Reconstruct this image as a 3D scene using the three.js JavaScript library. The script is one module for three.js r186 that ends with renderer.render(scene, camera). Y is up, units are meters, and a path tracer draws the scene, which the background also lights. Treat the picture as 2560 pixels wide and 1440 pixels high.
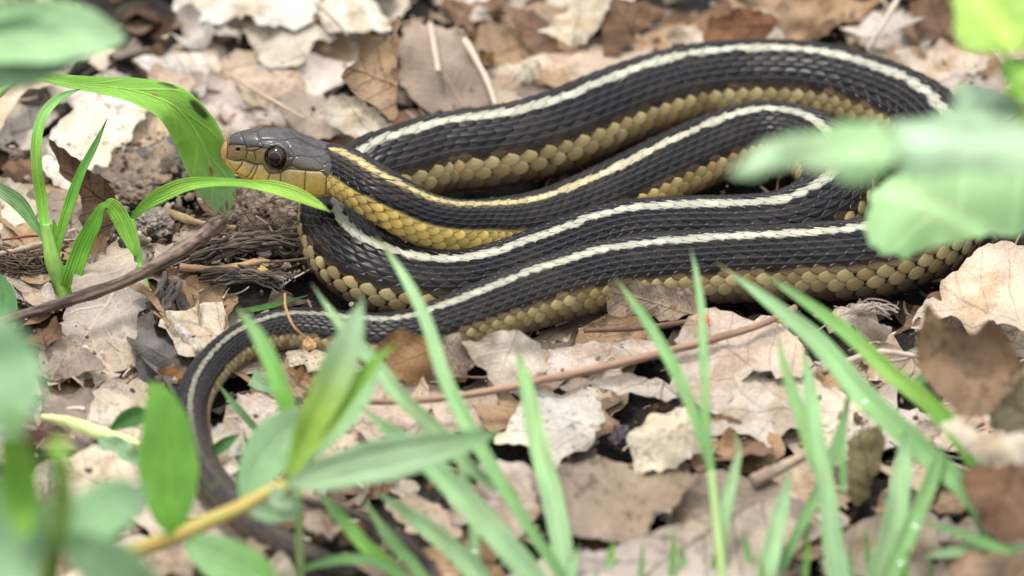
import * as THREE from 'three';
import { mergeGeometries, toCreasedNormals } from 'three/addons/utils/BufferGeometryUtils.js';

// ---------------------------------------------------------------- camera, sky, sun, exposure
const scene = new THREE.Scene();
const V = (x, y, z) => new THREE.Vector3(x, y, z);
const DIST = 1.2, ELEV = 36 * Math.PI / 180;
const camera = new THREE.PerspectiveCamera(7.554, 1024 / 576, 0.05, 200);
camera.position.set(0, DIST * Math.sin(ELEV), DIST * Math.cos(ELEV));
camera.lookAt(0, 0, 0);
camera.updateMatrixWorld(true);
camera.focus = 1.188;
camera.userData.fStop = (17.5 / Math.tan(Math.atan(Math.tan(3.777 * Math.PI / 180) * 16 / 9))) / 21.5;

const renderer = new THREE.WebGLRenderer({ antialias: true });
renderer.setSize(1024, 576);
renderer.toneMapping = THREE.LinearToneMapping;
renderer.toneMappingExposure = 2.2;
renderer.shadowMap.enabled = true;

function overcastSky() {
  const W = 256, H = 128, d = new Float32Array(W * H * 4);
  for (let j = 0; j < H; j++) {
    const el = ((j + 0.5) / H - 0.5) * Math.PI, s = Math.max(0, Math.sin(el));
    for (let i = 0; i < W; i++) {
      const az = i / W * Math.PI * 2, k = (j * W + i) * 4;
      const cl = 1 + 0.07 * Math.sin(az * 3 + el * 5) * Math.sin(el * 7 + az * 2);
      const L = el > 0 ? (0.2 + 1.13 * s) * cl : 0.14;
      d[k] = L * 0.975; d[k + 1] = L * 1.0; d[k + 2] = L * 1.035; d[k + 3] = 1;
    }
  }
  const t = new THREE.DataTexture(d, W, H, THREE.RGBAFormat, THREE.FloatType);
  t.mapping = THREE.EquirectangularReflectionMapping; t.magFilter = t.minFilter = THREE.LinearFilter; t.needsUpdate = true;
  return t;
}
scene.background = overcastSky();
scene.environment = scene.background;
const sun = new THREE.DirectionalLight(new THREE.Color().setRGB(1, 0.94, 0.85), 1.5);
sun.position.set(-0.25, 1.0, -0.12); sun.target.position.set(0, 0, 0);
sun.castShadow = true; sun.shadow.radius = 20; sun.shadow.mapSize.set(2048, 2048);
Object.assign(sun.shadow.camera, { left: -0.4, right: 0.4, top: 0.4, bottom: -0.4, near: 0.1, far: 3 });
sun.name = 'sun';
scene.add(sun, sun.target);

// ---------------------------------------------------------------- helpers
const { clamp, lerp, smoothstep: sst } = THREE.MathUtils;
const smooth = (a, b, x) => a <= b ? sst(x, a, b) : 1 - sst(x, b, a);
function mulberry(a) { return () => { a |= 0; a = a + 0x6D2B79F5 | 0; let t = Math.imul(a ^ a >>> 15, 1 | a); t = t + Math.imul(t ^ t >>> 7, 61 | t) ^ t; return ((t ^ t >>> 14) >>> 0) / 4294967296; }; }
let R = mulberry(7);
const rr = (a, b) => a + (b - a) * R();
const hash = (x, y, z) => { let h = Math.imul(x | 0, 374761393) + Math.imul(y | 0, 668265263) + Math.imul(z | 0, 2147483647 ^ 1274126177) | 0; h = Math.imul(h ^ h >>> 13, 1274126177); return ((h ^ h >>> 16) >>> 0) / 4294967296; };
function noise(x, y, z = 0) {
  const xi = Math.floor(x), yi = Math.floor(y), zi = Math.floor(z), f = (t) => t * t * (3 - 2 * t);
  const u = f(x - xi), v = f(y - yi), w = f(z - zi);
  const c = (a, b, e) => hash(xi + a, yi + b, zi + e);
  return lerp(lerp(lerp(c(0, 0, 0), c(1, 0, 0), u), lerp(c(0, 1, 0), c(1, 1, 0), u), v), lerp(lerp(c(0, 0, 1), c(1, 0, 1), u), lerp(c(0, 1, 1), c(1, 1, 1), u), v), w) * 2 - 1;
}
const fbm = (x, y, z = 0, o = 4) => { let s = 0, a = 0.5; for (let i = 0; i < o; i++) { s += a * noise(x, y, z); x *= 2.03; y *= 2.03; z *= 2.03; a *= 0.5; } return s; };

const counts = {};
function numbered(n) { const k = counts[n] = (counts[n] ?? -1) + 1; return k ? n + '_' + String(k).padStart(3, '0') : n; }
function tag(o, label, category, group) { o.userData.label = label; o.userData.category = category; if (group) o.userData.group = group; return o; }
function shadows(o) { o.castShadow = o.receiveShadow = true; return o; }
function mesh(name, geo, mat, parent) { const m = shadows(new THREE.Mesh(geo, mat)); m.name = parent ? name : numbered(name); (parent ?? scene).add(m); return m; }
function thing(name, label, category, p, group) { const o = new THREE.Group(); o.name = numbered(name); o.position.copy(p); scene.add(o); return tag(o, label, category, group); }

// a place in the scene: where the sight line of a picture point (2560 x 1440) meets height h (metres)
const TAN = Math.tan(3.777 * Math.PI / 180);
function ray(px, py) { return V((px / 1280 - 1) * TAN * 16 / 9, (1 - py / 720) * TAN, -1).transformDirection(camera.matrixWorld); }
function at(px, py, h = 0) { const d = ray(px, py), t = (h - camera.position.y) / d.y; return camera.position.clone().addScaledVector(d, t); }
const PX = TAN / 720;                                   // metres per picture point per metre of distance
const pxm = (p) => PX * p.distanceTo(camera.position);
const mm = 0.001;
const nums = (s) => s.trim().split(/\s+/).map((t) => t.split(',').map(Number));

const mix3 = (a, b, t) => [lerp(a[0], b[0], t), lerp(a[1], b[1], t), lerp(a[2], b[2], t)];
const rgb = (r, g, b) => new THREE.Color().setRGB(r, g, b);
function dataTex(W, H, fn, srgb) {
  const d = new Uint8Array(W * H * 4);
  for (let j = 0; j < H; j++) for (let i = 0; i < W; i++) { const c = fn(i / W, j / H), k = (j * W + i) * 4; d[k] = clamp(c[0], 0, 1) * 255; d[k + 1] = clamp(c[1], 0, 1) * 255; d[k + 2] = clamp(c[2], 0, 1) * 255; d[k + 3] = 255; }
  const t = new THREE.DataTexture(d, W, H); t.magFilter = THREE.LinearFilter; t.minFilter = THREE.LinearMipmapLinearFilter; t.wrapS = t.wrapT = THREE.RepeatWrapping; if (srgb) t.colorSpace = THREE.SRGBColorSpace; t.needsUpdate = true; return t;
}

// ---------------------------------------------------------------- dead leaf material: veins, network, speckle
function worley(x, y, s) {
  const xi = Math.floor(x), yi = Math.floor(y); let a = 9, b = 9;
  for (let j = -1; j < 2; j++) for (let i = -1; i < 2; i++) { const dx = xi + i + hash(xi + i, yi + j, s) - x, dy = yi + j + hash(xi + i, yi + j, s + 91) - y, d = dx * dx + dy * dy; if (d < a) { b = a; a = d; } else if (d < b) b = d; }
  return Math.sqrt(b) - Math.sqrt(a);
}
function leafField(u, v, s, P) {           // u, v in -1..1, midrib along v
  const x = u + 0.05 * noise(v * 1.7, s) + 0.02 * noise(v * 5, s + 4), ax = Math.abs(x), side = x > 0 ? 0 : 0.45;
  const mid = Math.exp(-((ax / 0.016) ** 2));
  const w = v - 0.75 * Math.pow(ax, 0.9) + 0.03 * noise(u * 3, v * 3, s);
  const fr = w / P + side, d = Math.abs(fr - Math.floor(fr) - 0.5) * P;
  const lat = Math.exp(-((d / (0.013 - 0.006 * Math.min(1, ax))) ** 2)) * smooth(1.1, 0.6, ax);
  const net = 1 - smooth(0.02, 0.11, worley(u * 11 + 0.5 * noise(u * 9, v * 9, s), v * 11, s));
  const fine = 1 - smooth(0.03, 0.16, worley(u * 34, v * 34, s + 7));
  return { mid, lat, net, fine, d };
}
function leafTexture(s, P, veinTone, spot) {
  const cache = {};
  const f = (u, v) => leafField(u * 2 - 1, v * 2 - 1, s, P);
  const map = dataTex(512, 512, (u, v) => {
    const q = f(u, v), vein = Math.max(q.mid, q.lat * 0.8);
    let t = 0.90 + 0.12 * fbm(u * 6, v * 6, s, 4) + 0.05 * noise(u * 90, v * 90, s) + 0.05 * fbm(u * 26, v * 26, s + 2, 3);
    t += veinTone * vein * 0.24 + veinTone * q.net * 0.05 - 0.025 * q.fine;
    const st = smooth(0.12, 0.34, fbm(u * 4 + 9, v * 4, s + 3, 5)) * 0.22; t -= st * 0.55;
    const sp = smooth(0.2, 0.7, fbm(u * 24, v * 24, s + 5, 4) * 1.6) * smooth(-0.1, 0.4, noise(u * 4, v * 4, s + 6)) * spot * 0.4; t -= sp;
    t -= 0.16 * spot * smooth(0.80, 0.9, noise(u * 95, v * 95, s + 15)) * smooth(0, 0.4, noise(u * 7, v * 7, s + 16));
    const warm = 0.03 * fbm(u * 3, v * 3, s + 8) + st * 0.12;
    return [t + warm, t, t - warm * 1.4];
  }, true);
  const bump = dataTex(512, 512, (u, v) => { const q = f(u, v); const t = 0.35 + 0.5 * Math.max(q.mid, q.lat * 0.7) + 0.16 * q.net + 0.06 * q.fine + 0.12 * fbm(u * 22, v * 22, s, 3) + 0.05 * noise(u * 110, v * 110); return [t, t, t]; });
  return { map, bump };
}
const LEAFTEX = [leafTexture(11, 0.24, 0.7, 0.25), leafTexture(23, 0.3, -0.9, 0.35), leafTexture(37, 0.2, 0.35, 0.55), leafTexture(51, 0.36, -0.3, 0.1)];
const leafMats = LEAFTEX.map((t) => new THREE.MeshPhysicalMaterial({ map: t.map, bumpMap: t.bump, bumpScale: 0.00055, roughness: 0.78, vertexColors: true, side: THREE.DoubleSide, specularIntensity: 0.35 }));
const TONE = {
  white: [0.60, 0.55, 0.465], cream: [0.53, 0.47, 0.385], pale: [0.52, 0.445, 0.36], pink: [0.48, 0.39, 0.32], beige: [0.46, 0.355, 0.265], tan: [0.34, 0.225, 0.135],
  brown: [0.18, 0.105, 0.062], dark: [0.12, 0.07, 0.042], rust: [0.21, 0.095, 0.045], orange: [0.30, 0.165, 0.07], grey: [0.38, 0.31, 0.245], ash: [0.275, 0.21, 0.16], smoke: [0.13, 0.115, 0.10], olive: [0.30, 0.25, 0.13],
};

// triangulation of an outline with inner points (Bowyer-Watson)
function delaunay(P) {
  const n = P.length; let x0 = 1e9, x1 = -1e9, y0 = 1e9, y1 = -1e9;
  for (const [x, y] of P) { x0 = Math.min(x0, x); x1 = Math.max(x1, x); y0 = Math.min(y0, y); y1 = Math.max(y1, y); }
  const S = Math.max(x1 - x0, y1 - y0) * 20, cx = (x0 + x1) / 2, cy = (y0 + y1) / 2;
  const Q = [...P, [cx - S, cy - S], [cx + S, cy - S], [cx, cy + S]];
  const circ = (a, b, c) => { const [ax, ay] = Q[a], [bx, by] = Q[b], [dx, dy] = Q[c], D = 2 * (ax * (by - dy) + bx * (dy - ay) + dx * (ay - by)); const A = ax * ax + ay * ay, B = bx * bx + by * by, C = dx * dx + dy * dy; const ux = (A * (by - dy) + B * (dy - ay) + C * (ay - by)) / D, uy = (A * (dx - bx) + B * (ax - dx) + C * (bx - ax)) / D; return [a, b, c, ux, uy, (ax - ux) ** 2 + (ay - uy) ** 2]; };
  let T = [circ(n, n + 1, n + 2)];
  for (let i = 0; i < n; i++) {
    const [x, y] = Q[i], edges = new Map(), keep = [];
    for (const t of T) {
      if ((x - t[3]) ** 2 + (y - t[4]) ** 2 < t[5]) { for (const [a, b] of [[t[0], t[1]], [t[1], t[2]], [t[2], t[0]]]) { const k = a < b ? a * 100000 + b : b * 100000 + a; edges.set(k, edges.has(k) ? null : [a, b]); } } else keep.push(t);
    }
    for (const e of edges.values()) if (e) keep.push(circ(e[0], e[1], i));
    T = keep;
  }
  return T.filter((t) => t[0] < n && t[1] < n && t[2] < n).map((t) => t.slice(0, 3));
}
const inside = (x, y, P) => { let c = false; for (let i = 0, j = P.length - 1; i < P.length; j = i++) if ((P[i][1] > y) !== (P[j][1] > y) && x < (P[j][0] - P[i][0]) * (y - P[i][1]) / (P[j][1] - P[i][1]) + P[i][0]) c = !c; return c; };
function segDist(x, y, a, b) { const dx = b[0] - a[0], dy = b[1] - a[1], t = clamp(((x - a[0]) * dx + (y - a[1]) * dy) / (dx * dx + dy * dy || 1e-12), 0, 1); return Math.hypot(x - a[0] - dx * t, y - a[1] - dy * t); }

// an outline (metres, in the leaf's own plane) -> a thin curled leaf with thickness
function leafGeo(outline, o = {}) {
  const { jag = 0.0007, cup = 0, wave = 0.0016, curl = 0.0012, fold = 0, midrib = 20, scale, tone = TONE.beige, thick = 0.00022, seed = 1, round = true, spread = 0.16 } = o;
  let P = outline;
  if (round) { const c = new THREE.CatmullRomCurve3(P.map(([x, y]) => V(x, y, 0)), true, 'catmullrom', o.tension ?? 0.14); const L = c.getLength(); P = c.getSpacedPoints(clamp(Math.round(L / (o.step ?? 0.0016)), 24, 150)).slice(0, -1).map((p) => [p.x, p.y]); }
  const size = Math.max(...P.map((p) => Math.hypot(p[0], p[1])));
  P = P.map(([x, y], i) => { const a = P[(i + 1) % P.length], b = P[(i + P.length - 1) % P.length], tx = a[0] - b[0], ty = a[1] - b[1], l = Math.hypot(tx, ty) || 1; const n = jag * (0.9 * noise(i * 0.37, seed) + 1.0 * noise(i * 1.3, seed + 5) + (noise(i * 0.23, seed + 9) > 0.6 ? -2.2 * Math.abs(noise(i * 0.9, seed + 3)) : 0)); return [x + ty / l * n, y - tx / l * n]; });
  const N = P.length, g = o.grid ?? clamp(size / 9, 0.0016, 0.006), rnd = mulberry(seed * 97 + 3);
  const pts = P.slice(), edge = P.map(() => 0);
  let xs = P.map((p) => p[0]), ys = P.map((p) => p[1]), x0 = Math.min(...xs), x1 = Math.max(...xs), y0 = Math.min(...ys), y1 = Math.max(...ys);
  for (let y = y0, k = 0; y < y1; y += g * 0.87, k++) for (let x = x0 + (k % 2) * g / 2; x < x1; x += g) {
    const X = x + (rnd() - 0.5) * g * 0.35, Y = y + (rnd() - 0.5) * g * 0.35; if (!inside(X, Y, P)) continue;
    let d = 9; for (let i = 0; i < N; i++) d = Math.min(d, segDist(X, Y, P[i], P[(i + 1) % N]));
    if (d > g * 0.42) { pts.push([X, Y]); edge.push(d); }
  }
  const maxd = Math.max(...edge, 1e-6), tris = delaunay(pts).filter(([a, b, c]) => inside((pts[a][0] + pts[b][0] + pts[c][0]) / 3, (pts[a][1] + pts[b][1] + pts[c][1]) / 3, P));
  const ca = Math.cos(midrib * Math.PI / 180), sa = Math.sin(midrib * Math.PI / 180), sc = scale ?? size * 1.05, off = o.off ?? [0, 0];
  const n = pts.length, pos = new Float32Array(n * 6), uv = new Float32Array(n * 4), col = new Float32Array(n * 6);
  pts.forEach(([x, y], i) => {
    const rho = 1 - edge[i] / maxd, an = Math.atan2(y, x), u = (x * ca + y * sa) / sc, v = (-x * sa + y * ca) / sc;
    let z = cup * rho * rho + wave * (fbm(x / size * 1.6, y / size * 1.6, seed, 3) * 2) + curl * 2.2 * noise(Math.cos(an) * 1.8, Math.sin(an) * 1.8, seed + 2) * rho ** 3 + fold * Math.abs(u) * size;
    z += 0.0006 * noise(x * 320, y * 320, seed) + 0.0004 * noise(i * 1.7, seed) * (i < N ? 1 : 0);
    if (o.bend) { const bu = u / 1.0; z += o.bend * bu * bu; }
    if (o.bendv) z += o.bendv * v * v;
    for (const [s, k] of [[0.5, i], [-0.5, n + i]]) { pos[k * 3] = x; pos[k * 3 + 1] = y; pos[k * 3 + 2] = z + s * thick; uv[k * 2] = (u + off[0]) * 0.5 + 0.5; uv[k * 2 + 1] = (v + off[1]) * 0.5 + 0.5; }
    const tn = o.tone2 ? mix3(tone, o.tone2, smooth(-0.7, 0.7, x / size * (o.dir?.[0] ?? 1) + y / size * (o.dir?.[1] ?? 0))) : tone;
    const m = 1 + spread * 2 * fbm(x * 60, y * 60, seed + 11, 3) - (i < N ? 0.12 : 0), w = 0.10 * noise(x * 45, y * 45, seed + 21);
    for (const k of [i, n + i]) { const un = k < n ? 1 : 0.8; col[k * 3] = tn[0] * m * (1 + w * 0.4) * un; col[k * 3 + 1] = tn[1] * m * un; col[k * 3 + 2] = tn[2] * m * (1 - w) * un; }
  });
  const idx = [];
  for (const [a, b, c] of tris) { const A = pts[a], B = pts[b], C = pts[c], cw = (B[0] - A[0]) * (C[1] - A[1]) - (B[1] - A[1]) * (C[0] - A[0]) > 0; const t = cw ? [a, b, c] : [a, c, b]; idx.push(...t, n + t[0], n + t[2], n + t[1]); }
  for (let i = 0; i < N; i++) { const j = (i + 1) % N; idx.push(i, n + i, j, j, n + i, n + j); }
  const geo = new THREE.BufferGeometry();
  geo.setAttribute('position', new THREE.BufferAttribute(pos, 3)); geo.setAttribute('uv', new THREE.BufferAttribute(uv, 2)); geo.setAttribute('color', new THREE.BufferAttribute(col, 3)); geo.setIndex(idx);
  geo.computeVertexNormals();
  return geo;
}
// a leaf whose outline follows picture points, lying on a plane of height h that slopes a along x and b along z
function planeOf(pts, h, a, b) {
  const n = V(-a, 1, -b).normalize(); let cx = 0, cy = 0; pts.forEach((p) => { cx += p[0] / pts.length; cy += p[1] / pts.length; });
  const C = at(cx, cy, h), ex = V(1, a, 0).normalize(), ey = n.clone().cross(ex).normalize();
  const loc = pts.map(([x, y]) => { const d = ray(x, y), t = C.clone().sub(camera.position).dot(n) / d.dot(n), p = camera.position.clone().addScaledVector(d, t).sub(C); return [p.dot(ex), p.dot(ey)]; });
  return { C, q: new THREE.Quaternion().setFromRotationMatrix(new THREE.Matrix4().makeBasis(ex, ey, n)), loc };
}
let leafSeed = 100;
function placeLeaf(label, tone, h, a, b, s, o = {}) {
  const { C, q, loc } = planeOf(nums(s), h * mm, a, b);
  leafSeed++;
  const geo = leafGeo(loc, { tone: TONE[tone], seed: leafSeed, midrib: (leafSeed * 47) % 180, ...o });
  const m = mesh(o.name ?? 'dead_leaf', geo, o.mat ?? leafMats[o.t ?? leafSeed % 4]);
  m.position.copy(C); m.quaternion.copy(q);
  return tag(m, label, o.category ?? 'dead leaf', o.group);
}

// ---------------------------------------------------------------- ground: dark soil, one sheet to the horizon
{
  const N = 150, g = new THREE.PlaneGeometry(1, 1, N, N), p = g.attributes.position, uv = g.attributes.uv, warp = (t) => Math.sign(t) * (0.30 * Math.abs(t) + 60 * Math.abs(t) ** 12);
  const col = new Float32Array(p.count * 3);
  for (let i = 0; i < p.count; i++) {
    const x = warp(p.getX(i) * 2), z = warp(p.getY(i) * 2), near = Math.max(0, 1 - Math.hypot(x, z) / 0.6);
    const y = -0.004 + near * (0.004 * fbm(x * 45, z * 45, 3, 4) + 0.0025 * noise(x * 260, z * 260));
    p.setXYZ(i, x, y, z); uv.setXY(i, x * 8, z * 8);
    const m = 0.8 + 0.6 * fbm(x * 70, z * 70, 8, 3); col.set([0.030 * m, 0.023 * m, 0.018 * m], i * 3);
  }
  g.setAttribute('color', new THREE.BufferAttribute(col, 3));
  const idx = g.index.array; for (let i = 0; i < idx.length; i += 3) { const t = idx[i + 1]; idx[i + 1] = idx[i + 2]; idx[i + 2] = t; }
  g.computeVertexNormals();
  const soil = dataTex(512, 512, (u, v) => { const t = 0.6 + 0.5 * fbm(u * 40, v * 40, 2, 4) + 0.2 * noise(u * 200, v * 200); return [t, t * 0.97, t * 0.93]; }, true);
  const ground = mesh('ground', g, new THREE.MeshStandardMaterial({ map: soil, bumpMap: soil, bumpScale: 0.0012, vertexColors: true, roughness: 1 }));
  ground.userData.kind = 'structure';
}

// ---------------------------------------------------------------- leaf litter: a deep layer as stuff, then pieces one by one
R = mulberry(4242);
function leafOutline(kind, L) {
  const P = [];
  if (kind === 'oak') for (let i = 0; i < 44; i++) { const t = i / 44 * Math.PI * 2, y = -Math.cos(t), lob = 0.42 + 0.17 * Math.cos(y * 10.5 + 0.6), w = Math.sqrt(Math.max(0, 1 - y * y)) ** 0.8; P.push([Math.sin(t) > 0 ? w * lob * L : -w * lob * L * 0.92, y * L]); }
  else if (kind === 'ovate') for (let i = 0; i < 36; i++) { const t = i / 36 * Math.PI * 2, y = -Math.cos(t); P.push([Math.sin(t) * 0.46 * L * (1 - 0.25 * y) * (1 + 0.05 * Math.sin(i * 2.1)), y * L]); }
  else { const n = 7 + Math.floor(R() * 5), a0 = R() * 6; for (let i = 0; i < n; i++) { const a = a0 + (i + rr(-0.3, 0.3)) / n * Math.PI * 2, r = L * rr(0.5, 1); P.push([Math.cos(a) * r, Math.sin(a) * r * rr(0.6, 0.85)]); } }
  return P;
}
const protoGeos = [], LOOSE = [];
for (let i = 0; i < 14; i++) {
  const kind = i < 1 ? 'oak' : i < 3 ? 'ovate' : 'scrap', L = kind === 'scrap' ? rr(0.010, 0.021) : rr(0.018, 0.025);
  protoGeos.push({ L, kind, geo: leafGeo(leafOutline(kind, L), { round: true, tension: kind === 'scrap' ? 0.08 : 0.3, seed: 300 + i, tone: [1, 1, 1], midrib: kind === 'scrap' ? i * 37 : 0, scale: kind === 'scrap' ? 0.02 : L * 1.02, off: kind === 'scrap' ? [rr(-0.5, 0.5), rr(-0.5, 0.5)] : [0, 0], cup: rr(-0.002, 0.003), bend: rr(-0.004, 0.006), wave: 0.0016, curl: 0.0014, jag: 0.0005, grid: L / 4.5, step: L / 9, spread: 0.12 }) });
}
{
  // deep layer: small crumbs and scraps, joined
  const bits = [];
  const scraps = protoGeos.slice(8).map((p) => p.geo);
  const small = []; for (let k = 0; k < 6; k++) small.push(leafGeo(leafOutline('scrap', 0.006), { round: false, jag: 0, seed: 800 + k, tone: [1, 1, 1], grid: 0.0035, wave: 0.0012, curl: 0.001, scale: 0.012, off: [rr(-0.5, 0.5), rr(-0.5, 0.5)] }));
  const tones = ['ash', 'brown', 'smoke', 'beige', 'grey', 'tan', 'dark', 'pink', 'brown', 'ash', 'pale'];
  for (let k = 0; k < 1100; k++) {
    const g = small[k % 6].clone(), s = rr(0.5, 1.7), t = TONE[tones[Math.floor(R() * tones.length)]], x = rr(-0.22, 0.22), z = rr(-0.24, 0.2);
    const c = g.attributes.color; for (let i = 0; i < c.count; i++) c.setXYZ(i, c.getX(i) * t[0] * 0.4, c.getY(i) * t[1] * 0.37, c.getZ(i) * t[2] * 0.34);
    g.applyMatrix4(new THREE.Matrix4().compose(V(x, rr(-0.0035, 0.0012), z), new THREE.Quaternion().setFromEuler(new THREE.Euler(-Math.PI / 2 + rr(-0.45, 0.45), rr(-0.45, 0.45), rr(0, 6.3), 'YXZ')), V(s, s, s)));
    bits.push(g);
  }
  const m = mesh('leaf_litter', mergeGeometries(bits), leafMats[2]); m.userData.kind = 'stuff'; tag(m, 'small broken leaf scraps making up the deep litter on the soil', 'leaf litter');
  // splinters, bits of stalk and pale grains between the leaves
  const sp = [];
  for (let k = 0; k < 1500; k++) {
    const L = rr(0.002, 0.011) * (R() < 0.12 ? 1.8 : 1), w = rr(0.00018, 0.0006), g = new THREE.CylinderGeometry(w * 0.6, w, L, 5, 3), p = g.attributes.position, ph = R() * 9;
    for (let i = 0; i < p.count; i++) p.setX(i, p.getX(i) + 0.12 * L * Math.sin(p.getY(i) / L * 3 + ph));
    const t = TONE[['brown', 'tan', 'dark', 'beige', 'pale', 'smoke', 'ash'][k % 7]], col = new Float32Array(p.count * 3); for (let i = 0; i < p.count; i++) col.set(t, i * 3);
    g.setAttribute('color', new THREE.BufferAttribute(col, 3)); g.computeVertexNormals();
    g.applyMatrix4(new THREE.Matrix4().compose(V(rr(-0.2, 0.2), rr(0, 0.006), rr(-0.22, 0.19)), new THREE.Quaternion().setFromEuler(new THREE.Euler(Math.PI / 2 + rr(-0.35, 0.35), 0, rr(0, 6.3), 'YXZ').set(Math.PI / 2 + rr(-0.35, 0.35), rr(0, 6.3), 0, 'YXZ')), V(1, 1, 1)));
    sp.push(g);
  }
  const s = mesh('litter_splinters', mergeGeometries(sp), new THREE.MeshStandardMaterial({ vertexColors: true, roughness: 0.9 })); s.userData.kind = 'stuff'; tag(s, 'fine splinters and bits of stalk strewn through the leaf litter', 'litter');
}
{
  const zones = [
    { n: 26, px: [-100, 2660], py: [-60, 330], s: [0.35, 0.6], tones: ['ash', 'brown', 'beige', 'grey', 'pale', 'tan'], label: 'small weathered dead leaf piece in the litter behind the snake', group: 'loose leaf pieces behind the snake' },
    { n: 30, px: [700, 2660], py: [840, 1480], s: [0.35, 0.6], tones: ['ash', 'brown', 'beige', 'grey', 'pale', 'tan'], label: 'small weathered dead leaf piece in the litter in front of the snake', group: 'loose leaf pieces in front of the snake' },
    { n: 64, px: [-120, 2700], py: [-160, 360], tones: ['cream', 'pale', 'beige', 'pink', 'pale', 'tan', 'cream', 'brown', 'grey'], label: 'small weathered dead leaf piece in the litter behind the snake', group: 'loose leaf pieces behind the snake' },
    { n: 44, px: [-120, 900], py: [360, 1000], tones: ['grey', 'ash', 'brown', 'beige', 'pale', 'smoke', 'tan'], label: 'small weathered dead leaf piece in the litter left of the snake', group: 'loose leaf pieces left of the snake' },
    { n: 58, px: [700, 2700], py: [860, 1560], tones: ['pink', 'pale', 'beige', 'ash', 'brown', 'grey', 'pink', 'tan'], label: 'small weathered dead leaf piece in the litter in front of the snake', group: 'loose leaf pieces in front of the snake' },
    { n: 24, px: [-120, 700], py: [1000, 1560], tones: ['pink', 'pale', 'beige', 'ash', 'cream', 'brown'], label: 'small weathered dead leaf piece under the plants at lower left', group: 'loose leaf pieces under the lower left plants' },
  ];
  const tinted = {};
  for (const zn of zones) for (let k = 0; k < zn.n; k++) {
    const tone = zn.tones[Math.floor(R() * zn.tones.length)], t = Math.floor(R() * 4), key = tone + t;
    const mat = tinted[key] ??= (() => { const c = leafMats[t].clone(); c.color = rgb(...TONE[tone]); return c; })();
    const pr = protoGeos[Math.floor(R() * protoGeos.length)], p = at(rr(...zn.px), rr(...zn.py), 0), s = rr(...(zn.s ?? [0.85, 1.45]));
    const m = mesh('dead_leaf', pr.geo, mat); m.position.set(p.x, rr(-0.001, 0.0045) + (zn.s ? 0.004 : 0), p.z); m.scale.setScalar(s);
    m.quaternion.setFromEuler(new THREE.Euler(-Math.PI / 2 + rr(-0.3, 0.22) , rr(-0.26, 0.26), rr(0, 6.3), 'YXZ'));
    m.quaternion.setFromEuler(new THREE.Euler(rr(-0.12, 0.26), 0, rr(-0.2, 0.2))).multiply(new THREE.Quaternion().setFromEuler(new THREE.Euler(-Math.PI / 2, 0, rr(0, 6.3), 'YXZ')));
    LOOSE.push([m, zn, tone, pr.kind]); tag(m, zn.label, 'dead leaf', zn.group);
  }
}
function crumbs(name, label, cat, area, n, tones, size, hgt, seed) {
  R = mulberry(seed); const gs = [], base = [0, 1, 2].map((k) => { const g = new THREE.IcosahedronGeometry(1, 2), p = g.attributes.position; for (let i = 0; i < p.count; i++) { const v = V(p.getX(i), p.getY(i), p.getZ(i)), f = 1 + 0.6 * fbm(v.x * 1.6 + k * 7, v.y * 1.6, v.z * 1.6, 3); p.setXYZ(i, v.x * f, v.y * f * 0.7, v.z * f); } g.computeVertexNormals(); return g; });
  for (let k = 0; k < n; k++) {
    const [x0, y0, x1, y1] = area, C = at(rr(x0, x1), rr(y0, y1), 0), s = rr(...size) * (R() < 0.1 ? 1.8 : 1), g = base[k % 3].clone(), t = TONE[tones[Math.floor(R() * tones.length)]], m = rr(0.35, 0.9), c = new Float32Array(g.attributes.position.count * 3);
    for (let i = 0; i < c.length; i += 3) c.set([t[0] * m, t[1] * m, t[2] * m], i); g.setAttribute('color', new THREE.BufferAttribute(c, 3));
    g.applyMatrix4(new THREE.Matrix4().compose(V(C.x, rr(...hgt), C.z), new THREE.Quaternion().setFromEuler(new THREE.Euler(rr(0, 6), rr(0, 6), rr(0, 6))), V(s, s * rr(0.5, 1), s * rr(0.6, 1.4)))); gs.push(g);
  }
  const m = mesh(name, mergeGeometries(gs), new THREE.MeshStandardMaterial({ vertexColors: true, roughness: 0.95 })); m.userData.kind = 'stuff'; tag(m, label, cat);
}
crumbs('soil_crumbs', 'brown crumbs of soil and rotten bark left of the coil under the head', 'soil', [280, 380, 790, 720], 900, ['ash', 'brown', 'smoke', 'dark', 'ash', 'beige', 'grey'], [0.0003, 0.0011], [0.001, 0.009], 77);
crumbs('litter_crumbs', 'tiny dark and pale crumbs scattered over the leaf litter', 'litter', [-100, -100, 2660, 1500], 1300, ['brown', 'dark', 'ash', 'pale', 'tan', 'smoke'], [0.0002, 0.0009], [0.002, 0.010], 78);

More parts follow.
